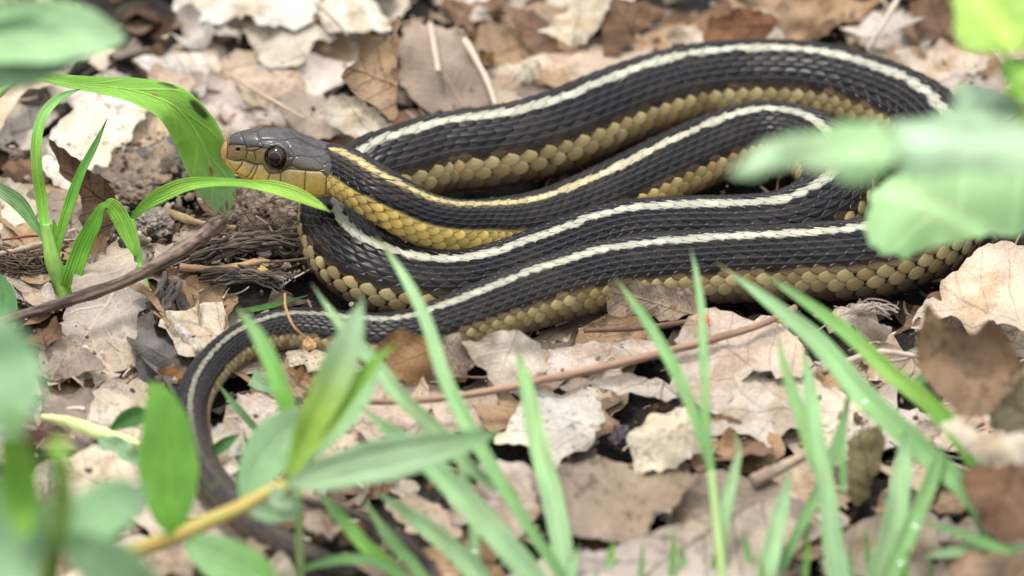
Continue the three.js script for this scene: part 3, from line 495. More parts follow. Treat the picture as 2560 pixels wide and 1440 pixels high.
// ---------------------------------------------------------------- dead leaves seen one by one
const LEAVES = [
  // behind, upper left
  ['broad bleached cream leaf at the very top, left of the middle', 'white', 15, 0.02, -0.14, '435,21 440,-60 800,-70 785,43 742,64 700,55 645,59 594,31 547,47 488,35', { t: 3 }],
  ['bleached cream leaf at the top edge above the upright tan leaf', 'white', 14, -0.03, -0.2, '800,10 860,-60 945,12 980,66 969,84 900,78 832,84 800,60', { t: 3 }],
  ['pale leaf tucked under the broad bleached leaf at the top', 'cream', 9, 0.04, -0.25, '609,51 640,40 742,60 805,70 832,98 777,117 758,164 742,176 664,168 640,137 613,78', { t: 0 }],
  ['small curled pale leaf below the left corner of the broad bleached leaf', 'pale', 11, 0.05, -0.1, '445,47 508,43 523,66 605,64 600,80 520,84 477,98 406,112 453,82', { curl: 0.003 }],
  ['pale leaf lying above the bend of the arching green leaf', 'cream', 8, 0, -0.2, '332,150 391,133 469,125 556,156 524,168 516,234 500,250 461,230 375,199 348,172', { t: 1 }],
  ['large whitish mottled leaf under the arching green leaf', 'white', 8, 0.05, -0.18, '113,375 133,324 156,297 219,266 273,234 312,250 375,273 336,324 312,371 273,414 254,434 195,457 168,469 133,461 109,422', { t: 2, wave: 0.0012 }],
  ['tan triangular leaf standing on edge behind the snake head', 'tan', 24, 0.05, -1.1, '852,191 875,164 977,98 996,39 994,180 992,297 977,305 945,273 891,234', { t: 1, midrib: 65, jag: 0.0003, bend: 0.003 }],
  ['cream leaf with cut corners right behind the nape of the snake', 'cream', 14, 0.02, -0.55, '816,254 871,238 898,242 985,305 960,345 894,340 820,312', { t: 3, wave: 0.0008 }],
  ['curled beige leaf at the left edge below the blurred green leaf', 'beige', 9, -0.06, -0.2, '-40,250 0,235 70,200 129,180 172,203 117,234 47,273 12,324 -30,380', { cup: 0.004, t: 0 }],
  ['beige leaf between the arching green leaf and the upright tan leaf', 'beige', 8, 0.05, -0.2, '582,195 633,172 703,188 742,176 766,219 742,262 688,270 610,240', { t: 2 }],
  ['grey beige leaf with a raised rib left of the cream leaf by the nape', 'grey', 9, 0.02, -0.3, '690,250 760,225 815,235 822,310 870,345 800,345 720,318', { t: 0 }],
  ['dark brown curled leaf standing upright behind the grass at left', 'dark', 17, 0.05, -1.6, '115,335 148,363 180,383 234,434 250,430 273,453 289,500 285,600 240,606 195,550 207,520 191,469 145,434 145,410', { t: 1, midrib: 50, jag: 0.0004, bend: 0.004 }],
  ['pale leaf at the left edge behind the grass stem', 'pale', 7, 0, -0.2, '-60,470 0,455 60,470 110,520 105,600 95,640 40,620 -50,600', { t: 0 }],
  ['whitish leaf at the left edge under the grass tuft base', 'pale', 7, 0.05, -0.1, '20,690 60,668 110,690 140,740 130,770 80,760 40,740', { t: 2 }],
  ['grey brown leaf left of the snake snout under the arching leaf', 'ash', 6, 0.02, -0.25, '255,440 330,380 415,345 440,400 420,450 350,480 300,520', { t: 2 }],
  ['greyish heap of soft leaf below the bend of the arching leaf', 'beige', 6, 0, -0.2, '290,330 360,290 430,300 455,360 400,380 330,390', { t: 1 }],
  // left middle
  ['large grey leaf with clear veins under the fallen twig', 'grey', 8, 0.05, -0.3, '290,596 240,640 198,681 177,730 149,780 150,830 110,870 115,895 227,900 273,932 347,904 344,780 372,759 354,688 329,638', { t: 0, midrib: 150, spread: 0.22 }],
  ['grey leaf with torn lower edge at the left under the veined leaf', 'ash', 6, 0, -0.3, '67,858 152,833 227,897 269,929 248,946 99,939 71,900', { t: 2 }],
  ['small brown curl of leaf just under the left end of the twig', 'brown', 11, 0.1, -0.5, '57,847 117,801 156,815 156,844 100,862 60,865', { t: 1 }],
  ['dark grey leaf hanging between the veined leaf and the tail', 'smoke', 9, 0, -0.9, '340,794 383,773 397,840 439,883 400,930 379,946 347,946', { t: 0 }],
  ['tan dry sheath running down from the grass shoot below the twig', 'tan', 11, 0.2, -0.7, '312,709 354,698 393,748 443,840 475,907 457,886 407,794 361,734', { t: 1, cup: -0.0015, jag: 0.0003 }],
  ['pale rolled leaf beside the tan sheath left of the tail bend', 'pale', 12, 0.2, -0.6, '397,748 446,794 503,861 489,890 443,837 421,787', { t: 2, cup: -0.003, jag: 0.0004 }],
  ['brown scrap of leaf under the fibrous bark strips', 'tan', 5, 0, -0.3, '404,730 450,700 560,700 560,770 490,775 430,790', { t: 0 }],
  ['pale leaf with fine veins behind the broken end of the twig', 'beige', 5, 0.02, -0.4, '432,600 460,560 540,575 584,600 560,640 500,660 440,640', { t: 0 }],
  ['narrow tan leaf hanging upright left of the tail bend', 'tan', 14, 0, -1.3, '470,700 494,690 497,740 502,780 498,818 490,770 480,735', { t: 1, jag: 0.0003 }],
  ['reddish shred of bark beside the tail bend', 'orange', 6, 0.1, -0.5, '395,926 417,917 464,939 455,964 420,950', { t: 2 }],
  ['brown grey leaf between the veined leaf and the tail', 'beige', 5, 0, -0.3, '245,964 343,951 373,981 326,1024 257,1011', { t: 2 }],
  ['grey leaf lying above the wilted stem at lower left', 'ash', 5, 0, -0.2, '100,1000 200,975 250,1000 300,1041 258,1071 200,1090 120,1050', { t: 0 }],
  // behind, right
  ['large grey brown leaf sloping down behind the middle of the snake', 'ash', 12, 0.1, -0.45, '1006,55 1079,55 1152,67 1183,110 1215,190 1238,268 1152,276 1061,268 1000,215 998,130', { t: 0, midrib: 20, spread: 0.25 }],
  ['cream leaf rising at the top edge above the snake', 'cream', 16, 0.1, -0.6, '1360,73 1439,-10 1530,-20 1506,55 1469,104 1420,116 1378,91', { t: 3 }],
  ['brown leaf standing at the top edge right of the cream leaf', 'brown', 16, -0.1, -0.9, '1500,61 1536,-5 1646,6 1658,37 1585,91 1548,140 1506,134', { t: 1 }],
  ['rust brown leaf just above the highest bend of the snake', 'rust', 15, 0.1, -1.0, '1780,43 1853,24 1938,37 1935,67 1900,110 1768,120', { t: 1, bend: 0.003 }],
  ['tan ribbed leaf standing at the top right behind the snake', 'tan', 17, 0, -1.2, '1938,30 1987,-20 2090,-20 2046,98 1975,101 1950,55', { t: 0, midrib: -15 }],
  ['pale pointed leaf with jagged tips at the top right', 'pale', 13, 0, -0.4, '2091,61 2150,55 2182,25 2215,38 2255,20 2260,40 2310,38 2260,60 2219,91 2158,110 2115,90', { t: 2, round: false, jag: 0.0006 }],
  ['pinkish pale leaf at right between the snake and the top edge', 'pink', 6, 0, -0.2, '2225,140 2292,116 2402,122 2481,158 2402,211 2328,215', { t: 3 }],
  ['broad pinkish beige leaf lying flat behind the left part of the snake', 'pink', 7, 0.03, -0.15, '1190,190 1244,160 1366,132 1487,140 1640,128 1600,175 1450,215 1345,278 1201,290', { t: 3, wave: 0.001 }],
  ['small cream scrap on the broad pinkish leaf behind the snake', 'white', 12, 0, -0.3, '1262,171 1305,152 1353,165 1347,195 1293,201', { t: 3 }],
  ['tiny orange scrap of leaf behind the snake', 'orange', 11, 0, -0.6, '1201,134 1225,122 1244,146 1213,160', { t: 1 }],
  ['dark brown leaf in the shade at the top behind the pinkish leaf', 'brown', 9, 0.1, -0.4, '1244,12 1329,30 1402,110 1440,140 1329,128', { t: 1 }],
  ['greyish white folded leaf left of the rust brown leaf', 'pale', 11, 0.1, -0.7, '1670,91 1719,67 1768,85 1745,135 1670,150', { t: 0 }],
  ['reddish brown leaf touching the snake below the greyish folded leaf', 'rust', 9, 0.2, -0.6, '1610,160 1680,105 1725,120 1700,145 1640,165', { t: 1 }],
  ['brown leaf at the far top right corner behind the green plant', 'brown', 11, 0.1, -0.6, '2270,10 2340,-20 2420,10 2400,90 2330,110 2290,70', { t: 1 }],
  ['grey leaf at right beside the snake under the green plant', 'grey', 6, 0.1, -0.2, '2340,210 2420,180 2520,200 2590,260 2500,300 2400,270', { t: 2 }],
  // in front, below the snake
  ['orange brown veined leaf leaning on the thin end of the body', 'orange', 15, 0.05, -1.3, '944,858 980,827 1060,833 1100,880 1087,933 1047,960 971,938', { t: 0 }],
  ['folded pale leaf standing up in front of the middle of the snake', 'pale', 17, 0.02, -1.1, '1158,858 1200,860 1238,827 1300,827 1344,853 1371,920 1327,938 1238,965 1189,902', { t: 0, bendv: 0.004 }],
  ['greyish curled leaf between the orange leaf and the folded pale leaf', 'ash', 14, 0.05, -1.1, '1096,844 1140,835 1167,870 1190,911 1150,945 1110,938 1090,890', { t: 2 }],
  ['brown grey leaf pressed against the side of the front coil', 'ash', 16, 0.05, -2.2, '1516,715 1560,705 1633,712 1700,724 1750,735 1742,785 1640,800 1560,795 1520,790', { t: 2 }],
  ['thin layered leaf edge below the front coil', 'beige', 9, 0.1, -0.4, '1355,855 1420,835 1462,822 1440,842 1380,858', { t: 1, jag: 0.0003 }],
  ['flat beige leaf under the long thin twig below the snake', 'pink', 8, 0.04, -0.2, '1371,876 1478,855 1567,835 1656,871 1669,890 1567,905 1456,925 1370,935', { t: 3 }],
  ['beige leaf left below the long thin twig', 'beige', 6, 0, -0.2, '870,1020 927,1005 1033,985 1238,991 1256,1058 1224,1071 1167,1067 1078,1095 989,1090 900,1100', { t: 0 }],
  ['rounded pale leaf with a scalloped edge below the long thin twig', 'cream', 10, -0.02, -0.25, '1273,1022 1322,987 1389,968 1478,969 1487,996 1512,1027 1509,1058 1482,1089 1464,1112 1389,1160 1300,1125 1240,1105', { t: 2, jag: 0.0009 }],
  ['cupped whitish leaf right of the rounded pale leaf', 'cream', 13, -0.05, -0.4, '1571,1067 1598,1045 1638,1010 1736,1013 1762,1111 1727,1138 1656,1173 1584,1172 1576,1120', { t: 2, cup: -0.003 }],
  ['pale torn leaf arching over the dark gap below the long twig', 'pale', 11, 0, -0.2, '1478,964 1544,945 1673,950 1690,900 1790,888 1850,930 1780,985 1650,985 1510,982', { t: 1 }],
  ['large brown grey leaf with jagged right edge at bottom centre', 'ash', 13, 0, -0.3, '1327,1191 1469,1160 1558,1148 1576,1173 1656,1182 1744,1204 1690,1271 1633,1285 1625,1333 1590,1372 1478,1345 1389,1340', { t: 2, wave: 0.001 }],
  ['pinkish leaf half hidden by grass left of the brown grey leaf', 'pink', 9, 0.05, -0.3, '1176,1178 1256,1150 1332,1182 1340,1289 1300,1333 1247,1324 1220,1253', { t: 3 }],
  ['broad grey leaf along the bottom edge right of the middle', 'grey', 12, 0, -0.15, '1451,1373 1611,1352 1784,1289 1950,1240 2000,1360 1900,1500 1500,1520 1400,1440', { t: 1, wave: 0.001 }],
  ['beige leaf among the grass blades at bottom left of centre', 'beige', 6, 0, -0.2, '960,1260 1080,1255 1160,1300 1150,1355 1040,1340', { t: 2 }],
  ['pinkish tan leaf under the red mite right of the middle', 'pink', 13, -0.02, -0.15, '1690,850 1740,800 1792,772 1870,787 1988,844 2029,916 1998,955 1921,941 1844,955 1803,1028 1751,1008 1690,967', { t: 3 }],
  ['pale leaf shaded by the pinkish tan leaf below it', 'pale', 9, 0, -0.2, '1785,1035 1839,955 1926,935 1998,940 2096,962 2162,1018 2121,1060 2018,1065 1957,1080 1921,1125 1864,1085 1762,1080', { t: 3 }],
  ['big mottled brown grey leaf at the bottom right of centre', 'ash', 9, 0.02, -0.15, '1690,1245 1798,1173 1895,1193 1967,1219 2029,1280 1921,1342 1900,1460 1690,1470', { t: 0 }],
  ['olive brown leaf standing dark behind the grass at right', 'olive', 14, 0.1, -1.3, '2131,1090 2188,1068 2220,1111 2190,1200 2147,1270 2110,1240', { t: 1 }],
  ['broad pinkish leaf at the right edge beside the lowest coil', 'pink', 13, 0.05, -0.2, '2409,660 2470,615 2560,628 2640,760 2560,825 2501,822 2471,805 2430,839 2378,803 2291,840 2280,813 2316,767 2352,710', { t: 3, wave: 0.001 }],
  ['brown edge of leaf under the tip of the lowest coil', 'brown', 12, 0.1, -0.5, '2235,835 2270,785 2310,752 2350,720 2320,790 2280,830', { t: 1 }],
  ['crumpled grey leaf touching the lowest coil above the broad grass blade', 'grey', 13, 0.05, -0.5, '2029,795 2060,785 2111,757 2162,770 2234,800 2214,838 2147,830 2080,832', { t: 2, curl: 0.003 }],
  ['large curled brown leaf rising close to the lens at the right', 'tan', 46, 0.1, -1.2, '2291,850 2316,760 2368,818 2430,839 2471,808 2520,854 2553,926 2512,990 2460,1045 2400,1040 2340,985 2296,926', { t: 2, cup: 0.006, jag: 0.0003, midrib: 30 }],
  ['olive tan leaf at the right edge below the curled brown leaf', 'olive', 38, 0.1, -0.9, '2455,990 2512,941 2620,950 2620,1090 2496,1080 2460,1034', { t: 1 }],
  ['pale pink rolled leaf crossing the right edge low down', 'cream', 50, 0.15, -0.6, '2345,1058 2394,1044 2471,1070 2620,1080 2620,1165 2445,1137 2383,1101', { t: 3, cup: -0.003 }],
  ['blurred rust brown leaf in the lower right corner', 'brown', 42, 0.1, -0.6, '2404,1183 2471,1157 2620,1193 2620,1362 2501,1347 2419,1275', { t: 1 }],
  ['brown leaf lying at the bottom right corner', 'tan', 20, 0, -0.3, '2380,1400 2450,1370 2600,1380 2620,1480 2400,1490', { t: 1 }],
  // lower left
  ['pale pinkish leaf between the lower left plant and the upright green leaf', 'cream', 10, 0, -0.25, '150,1150 240,1105 330,1150 345,1230 250,1295 165,1250', { t: 3 }],
  ['pinkish grey leaf inside the bend of the tail', 'pink', 6, 0, -0.25, '606,995 645,978 715,990 706,1060 636,1112 596,1080', { t: 2 }],
  ['pale pink leaf right of the tail above the green stem', 'cream', 8, 0, -0.3, '508,1098 550,1055 600,1110 580,1180 577,1232 525,1190', { t: 3 }],
  ['pinkish brown leaf under the tail below the green stem', 'beige', 8, 0, -0.3, '752,1262 842,1270 865,1321 795,1350 760,1312', { t: 1 }],
  ['pale leaf at the bottom edge below the green stem', 'pink', 9, 0, -0.3, '365,1386 455,1355 490,1400 470,1460 385,1450', { t: 3 }],
  ['small whitish leaf at the bottom edge right of the plant', 'cream', 8, 0, -0.3, '660,1394 730,1400 750,1450 680,1460', { t: 0 }],
  ['brown pointed scrap lying inside the tail bend', 'orange', 8, 0.1, -0.5, '716,905 750,918 800,955 790,975 745,940', { t: 1 }],
  ['small round grey leaf left of the tail end', 'grey', 8, 0, -0.3, '610,1350 650,1335 690,1362 650,1385', { t: 2 }],
];
R = mulberry(555);
for (const [label, tone, h, a, b, s, o] of LEAVES) placeLeaf(label, tone, h, a, b, s, o);

// ---------------------------------------------------------------- living plants
const grassTex = (() => {
  const map = dataTex(128, 256, (u, v) => { const l = 0.5 + 0.5 * Math.cos(u * Math.PI * 2 * 6), t = 0.88 + 0.08 * l + 0.06 * noise(u * 40, v * 6) + 0.10 * smooth(0.07, 0, Math.abs(u - 0.5)) + 0.09 * fbm(u * 3, v * 14, 3); return [t * 0.98, t, t * 0.94]; }, true);
  const bump = dataTex(128, 256, (u, v) => { const l = 0.5 + 0.5 * Math.cos(u * Math.PI * 2 * 6); const t = 0.35 + 0.4 * l - 0.3 * smooth(0.05, 0, Math.abs(u - 0.5)) + 0.1 * noise(u * 30, v * 60); return [t, t, t]; });
  return { map, bump };
})();
const herbTex = (() => {
  const f = (u, v) => { const x = Math.abs(u - 0.5) * 2, w = v - 0.16 * x ** 0.7, fr = w * 7 + (u > 0.5 ? 0.4 : 0), d = Math.abs(fr - Math.floor(fr) - 0.5); return { mid: Math.exp(-((x / 0.045) ** 2)), lat: Math.exp(-((d / 0.055) ** 2)) * smooth(1, 0.5, x), net: 1 - smooth(0.02, 0.12, worley(u * 14, v * 30, 5)) }; };
  const map = dataTex(256, 512, (u, v) => { const q = f(u, v), t = 0.84 + 0.16 * q.mid + 0.07 * q.lat + 0.02 * q.net + 0.07 * fbm(u * 6, v * 10, 4), y = 0.16 * q.mid + 0.03 * q.lat; return [t + y, t, t - 0.02 + y * 0.4]; }, true);
  const bump = dataTex(256, 512, (u, v) => { const q = f(u, v), t = 0.6 - 0.45 * q.mid - 0.22 * q.lat - 0.06 * q.net + 0.05 * noise(u * 50, v * 90); return [t, t, t]; });
  return { map, bump };
})();
const greenMat = (tex, bs, tr, rough) => new THREE.MeshPhysicalMaterial({ map: tex.map, bumpMap: tex.bump, bumpScale: bs, vertexColors: true, side: THREE.DoubleSide, roughness: rough, transmission: tr, thickness: 0, specularIntensity: 0.5 });
const grassMat = greenMat(grassTex, 0.00035, 0.3, 0.5), herbMat = greenMat(herbTex, 0.0007, 0.30, 0.5), stemMat = new THREE.MeshPhysicalMaterial({ vertexColors: true, roughness: 0.5, specularIntensity: 0.5 });
const GREEN = { grass: [0.33, 0.58, 0.25], pale: [0.43, 0.64, 0.37], bright: [0.33, 0.66, 0.10], vivid: [0.20, 0.50, 0.055], deep: [0.085, 0.26, 0.05], lime: [0.40, 0.63, 0.10], mint: [0.38, 0.65, 0.32], sage: [0.34, 0.57, 0.31], straw: [0.45, 0.33, 0.12], stem: [0.34, 0.36, 0.10], dark: [0.06, 0.17, 0.06] };

// a blade or leaf along picture points "x,y,height(mm),width(points)"; face is the way its upper side looks
function ribbon(root, name, s, tone, o = {}) {
  const q = nums(s), pts = q.map(([x, y, h]) => at(x, y, h * mm)), curve = new THREE.CatmullRomCurve3(pts, false, 'centripetal'), n = o.n ?? 44, m = o.m ?? 8;
  const P = curve.getPoints(n), face = (o.face ?? V(0, 0.62, 0.78)).clone().normalize(), tone2 = o.tip ? GREEN[o.tip] : null, t0 = GREEN[tone];
  const fold = o.fold ?? 0.22, twist = o.twist ?? 0, sd = o.seed ?? Math.floor(Math.abs(q[0][0] * 7 + q[0][1])), pos = [], uv = [], col = [], idx = [];
  const wAt = (t) => { const f = t * (q.length - 1), i = Math.min(q.length - 2, Math.floor(f)), k = f - i, a = q[i][3], b = q[i + 1][3], p = q[Math.max(0, i - 1)][3], e = q[Math.min(q.length - 1, i + 2)][3]; const m0 = (b - p) / 2, m1 = (e - a) / 2, k2 = k * k, k3 = k2 * k; return Math.max(0.6, (2 * k3 - 3 * k2 + 1) * a + (k3 - 2 * k2 + k) * m0 + (3 * k2 - 2 * k3) * b + (k3 - k2) * m1); };
  for (const layer of [0, 1]) for (let i = 0; i <= n; i++) {
    const t = i / n, p = P[i], T = P[Math.min(n, i + 1)].clone().sub(P[Math.max(0, i - 1)]).normalize(), tw = twist * (t - 0.5) * 2 + (o.roll ?? 0);
    let S = T.clone().cross(face).normalize(), N = S.clone().cross(T).normalize(); const S2 = S.clone().multiplyScalar(Math.cos(tw)).addScaledVector(N, Math.sin(tw)); N = N.multiplyScalar(Math.cos(tw)).addScaledVector(S, -Math.sin(tw)); S = S2;
    const w = wAt(t) * pxm(p) / 2, c0 = tone2 ? mix3(t0, tone2, smooth(o.from ?? 0.2, o.to ?? 1, t)) : t0, c = name === 'blade' ? mix3(c0, GREEN.straw, smooth(0.93, 1.0, t) * 0.7 + 0.12 * smooth(0.2, 0.6, noise(t * 7, sd, 5))) : c0;
    for (let j = 0; j <= m; j++) {
      const x = j / m * 2 - 1, z = fold * Math.abs(x) * w + (o.ripple ?? 0) * w * Math.sin(t * 17 + sd + x * 2) * Math.abs(x) + (o.pleat ?? 0) * w * Math.cos(x * Math.PI * 2.5) - (o.droop ?? 0) * w * x * x;
      const e = 1 + 0.03 * noise(t * 12, sd, x > 0 ? 3 : 8), v = p.clone().addScaledVector(S, x * w * e).addScaledVector(N, z - layer * 0.00025).sub(root.position);
      pos.push(v.x, v.y, v.z); uv.push(j / m, (o.uvv ?? 1) * t);
      const k = 1 + 0.10 * noise(t * 9, x * 1.2, sd) + (o.edge ?? 0) * smooth(0.8, 1, Math.abs(x)); let cc = c; for (const [st, sx, sr, sc] of o.spots ?? []) cc = mix3(cc, sc, smooth(1, 0.55, Math.hypot((t - st) * 6, x - sx) / sr * (1 + 0.4 * noise(t * 60, x * 7)))); col.push(cc[0] * k, cc[1] * k, cc[2] * k);
    }
  }
  const L = (n + 1) * (m + 1);
  for (let i = 0; i < n; i++) for (let j = 0; j < m; j++) { const a = i * (m + 1) + j, b = a + m + 1; idx.push(a, b, a + 1, a + 1, b, b + 1, L + a, L + a + 1, L + b, L + a + 1, L + b + 1, L + b); }
  const g = new THREE.BufferGeometry(); g.setAttribute('position', new THREE.Float32BufferAttribute(pos, 3)); g.setAttribute('uv', new THREE.Float32BufferAttribute(uv, 2)); g.setAttribute('color', new THREE.Float32BufferAttribute(col, 3)); g.setIndex(idx); g.computeVertexNormals();
  return mesh(name, g, o.mat ?? grassMat, root);
}
// a tapered, slightly knobbly stick along picture points "x,y,height(mm),width(points)"
function stick(root, name, s, toneA, toneB, o = {}) {
  const q = nums(s), pts = q.map(([x, y, h]) => at(x, y, h * mm)), curve = new THREE.CatmullRomCurve3(pts, false, 'centripetal'), n = o.n ?? 60, m = o.m ?? 14, P = curve.getPoints(n), pos = [], col = [], uv = [], idx = [], sd = q[0][0] * 3 + q[0][1];
  const wAt = (t) => { const f = t * (q.length - 1), i = Math.min(q.length - 2, Math.floor(f)); return lerp(q[i][3], q[i + 1][3], f - i); };
  for (let i = 0; i <= n; i++) {
    const t = i / n, T = P[Math.min(n, i + 1)].clone().sub(P[Math.max(0, i - 1)]).normalize(), S = T.clone().cross(V(0, 0.8, 0.6)).normalize(), N = S.clone().cross(T), r = wAt(t) * pxm(P[i]) / 2;
    for (let j = 0; j <= m; j++) {
      const a = j / m * Math.PI * 2, ca = Math.cos(a), sa = Math.sin(a), rough = o.rough ?? 0.1;
      const f = fbm(ca * 2.4 + sd, sa * 2.4, t * (o.freq ?? 14), 4), rib = noise(ca * 5, sa * 5 + sd, t * (o.ribs ?? 3)), k = 1 + rough * (1.6 * f + 1.1 * rib) + (o.knots ?? 0) * Math.max(0, noise(t * 13, sd)) ** 2;
      const v = P[i].clone().addScaledVector(S, ca * r * k).addScaledVector(N, sa * r * k).sub(root.position); pos.push(v.x, v.y, v.z); uv.push(j / m, t * 4);
      const mixv = clamp(0.5 + (o.contrast ?? 1) * (f * 1.1 + rib * 0.5) + (o.grad ?? 0) * (t - 0.5), 0, 1), c = mix3(toneA, toneB, mixv); col.push(...c);
    }
  }
  for (let i = 0; i < n; i++) for (let j = 0; j < m; j++) { const a = i * (m + 1) + j, b = a + m + 1; idx.push(a, b, a + 1, a + 1, b, b + 1); }
  for (const e of [0, n]) { const o0 = pos.length / 3, c = P[e].clone().sub(root.position); pos.push(c.x, c.y, c.z); uv.push(0, 0); col.push(...mix3(toneA, toneB, 0.8)); for (let j = 0; j < m; j++) { const a = e * (m + 1) + j; e ? idx.push(a, o0, a + 1) : idx.push(a, a + 1, o0); } }
  const g = new THREE.BufferGeometry(); g.setAttribute('position', new THREE.Float32BufferAttribute(pos, 3)); g.setAttribute('uv', new THREE.Float32BufferAttribute(uv, 2)); g.setAttribute('color', new THREE.Float32BufferAttribute(col, 3)); g.setIndex(idx); g.computeVertexNormals();
  return mesh(name, g, o.mat ?? stemMat, root);
}
const barkMat = new THREE.MeshPhysicalMaterial({ vertexColors: true, roughness: 0.85, specularIntensity: 0.3 });

// grass shoots at the left
{
  const g = thing('grass_tuft', 'green grass tuft with upright blades at the left in front of the dark brown leaf', 'grass', at(160, 752, 0));
  stick(g, 'stem', '168,757,2,44 150,700,8,44 132,650,14,40 120,590,20,30 116,560,23,24', [0.16, 0.30, 0.06], [0.24, 0.40, 0.09], { rough: 0.03 });
  ribbon(g, 'blade', '116,600,19,20 104,500,28,30 93,420,37,26 92,350,44,27 108,290,49,26 140,250,51,22 175,232,50,12 202,223,48,2', 'bright', { tip: 'grass', fold: 0.35 });
  ribbon(g, 'blade', '140,640,15,18 160,560,23,26 180,500,29,30 205,430,36,24 240,360,42,16 268,296,47,2', 'vivid', { tip: 'deep', fold: 0.5, roll: 0.3 });
  ribbon(g, 'blade', '112,600,18,14 86,560,22,24 50,510,28,38 10,480,33,36 -40,455,37,30', 'grass', { tip: 'pale', fold: 0.4 });
  ribbon(g, 'blade', '160,752,3,40 180,690,11,46 205,620,19,46 235,560,27,38 254,518,32,20 268,508,33,12', 'vivid', { fold: 0.2 });
  ribbon(g, 'blade', '138,660,13,12 140,610,18,20 136,560,22,10 134,548,23,2', 'vivid', {});
}
{
  const g = thing('grass_shoot', 'grass shoot whose long thin blade arches under the snake chin', 'grass', at(350, 700, 0));
  stick(g, 'stem', '368,745,3,26 348,670,9,30 337,600,15,22 328,548,20,18', [0.20, 0.40, 0.08], [0.30, 0.52, 0.12], { rough: 0.02 });
  ribbon(g, 'blade', '340,640,13,20 318,580,19,40 296,535,24,44 275,512,27,36 262,510,28,14', 'bright', { fold: 0.25 });
  ribbon(g, 'blade', '329,548,20,12 360,515,25,26 410,484,31,38 470,461,36,34 540,455,40,22 620,460,42,20 690,470,43,34 750,490,42,34 800,515,40,18 826,530,39,2', 'bright', { tip: 'lime', from: 0.4, to: 0.8, fold: 0.3, twist: 0.25, seed: 4 });
}
{
  const g = thing('arching_plant', 'plant at the left edge with one wide green leaf arching down behind the snout', 'plant', at(-120, 420, 0));
  stick(g, 'stem', '-120,420,0,26 -90,360,14,24 -40,280,32,20 10,225,44,18 55,190,50,12', [0.30, 0.50, 0.10], [0.40, 0.58, 0.16], { rough: 0.03 });
  ribbon(g, 'leaf', '50,190,50,4 110,194,50,22 180,205,48,34 260,215,46,46 340,228,44,66 430,262,40,96 490,330,31,116 525,410,21,118 548,480,13,92 560,525,8,40 566,545,6,2', 'bright', { tip: 'sage', from: 0.62, to: 0.95, mat: herbMat, fold: 0.18, n: 140, m: 26, ripple: 0.03, edge: 0.12, spots: [[0.55, -0.72, 0.24, [0.05, 0.10, 0.02]], [0.47, -0.85, 0.13, [0.07, 0.12, 0.03]], [0.45, -0.1, 0.1, [0.40, 0.24, 0.05]], [0.72, 0.05, 0.11, [0.34, 0.2, 0.05]], [0.88, -0.4, 0.2, [0.36, 0.17, 0.06]], [0.9, 0.35, 0.2, [0.22, 0.2, 0.06]]], face: V(-0.25, 0.72, 0.6) });
}
// long-leaved plant at the bottom left of the middle
{
  const g = thing('leafy_plant', 'green plant with paired pointed leaves on a reddish stem across the tail', 'plant', at(250, 1420, 0));
  stick(g, 'stem', '240,1420,2,46 310,1388,20,44 380,1362,27,42 450,1335,32,42 530,1300,37,40 610,1264,42,36 660,1236,45,32 715,1212,48,28', [0.42, 0.44, 0.12], [0.46, 0.26, 0.09], { rough: 0.03, contrast: 0.8 });
  const H = { mat: herbMat, n: 54, m: 12, uvv: 1 };
  ribbon(g, 'leaf', '446,1345,32,26 430,1290,37,90 424,1210,43,140 420,1130,49,142 412,1050,55,112 395,990,59,66 372,950,61,4', 'vivid', { ...H, fold: 0.12, ripple: 0.03, face: V(0.1, 0.5, 0.86) });
  ribbon(g, 'leaf', '462,1345,32,20 500,1370,32,78 560,1400,31,112 630,1440,29,110 700,1490,27,50 740,1520,25,4', 'grass', { ...H, tip: 'vivid', fold: 0.16 });
  ribbon(g, 'leaf', '612,1268,42,14 650,1276,42,44 700,1282,41,48 740,1280,40,26 762,1276,40,3', 'pale', { ...H, fold: 0.2 });
  ribbon(g, 'leaf', '606,1258,42,16 630,1200,46,80 665,1140,50,122 715,1085,54,118 770,1040,57,62 812,1010,58,4', 'mint', { ...H, tip: 'pale', fold: 0.2 });
  ribbon(g, 'leaf', '716,1214,48,18 790,1192,50,72 880,1166,53,100 980,1144,56,108 1080,1124,58,88 1180,1100,59,50 1256,1078,60,4', 'pale', { ...H, tip: 'grass', from: 0.5, fold: 0.25, pleat: 0.05 });
  ribbon(g, 'leaf', '718,1205,48,16 752,1120,54,54 790,1040,61,78 826,965,67,90 858,890,73,84 886,812,78,50 908,745,81,3', 'lime', { ...H, fold: 0.45, tip: 'pale', from: 0.3, to: 0.8 });
  ribbon(g, 'leaf', '722,1206,48,12 770,1130,54,38 830,1050,60,52 890,970,66,46 945,900,71,26 990,858,74,3', 'lime', { ...H, fold: 0.5, roll: 0.4, tip: 'bright' });
  ribbon(g, 'leaf', '722,1200,47,14 770,1120,46,70 830,1050,48,96 885,990,50,84 925,945,52,40 945,920,53,3', 'mint', { ...H, fold: 0.25 });
  ribbon(g, 'leaf', '712,1216,48,10 690,1236,47,36 700,1252,46,40 735,1258,45,24 752,1262,44,3', 'pale', { ...H, fold: 0.3 });
}
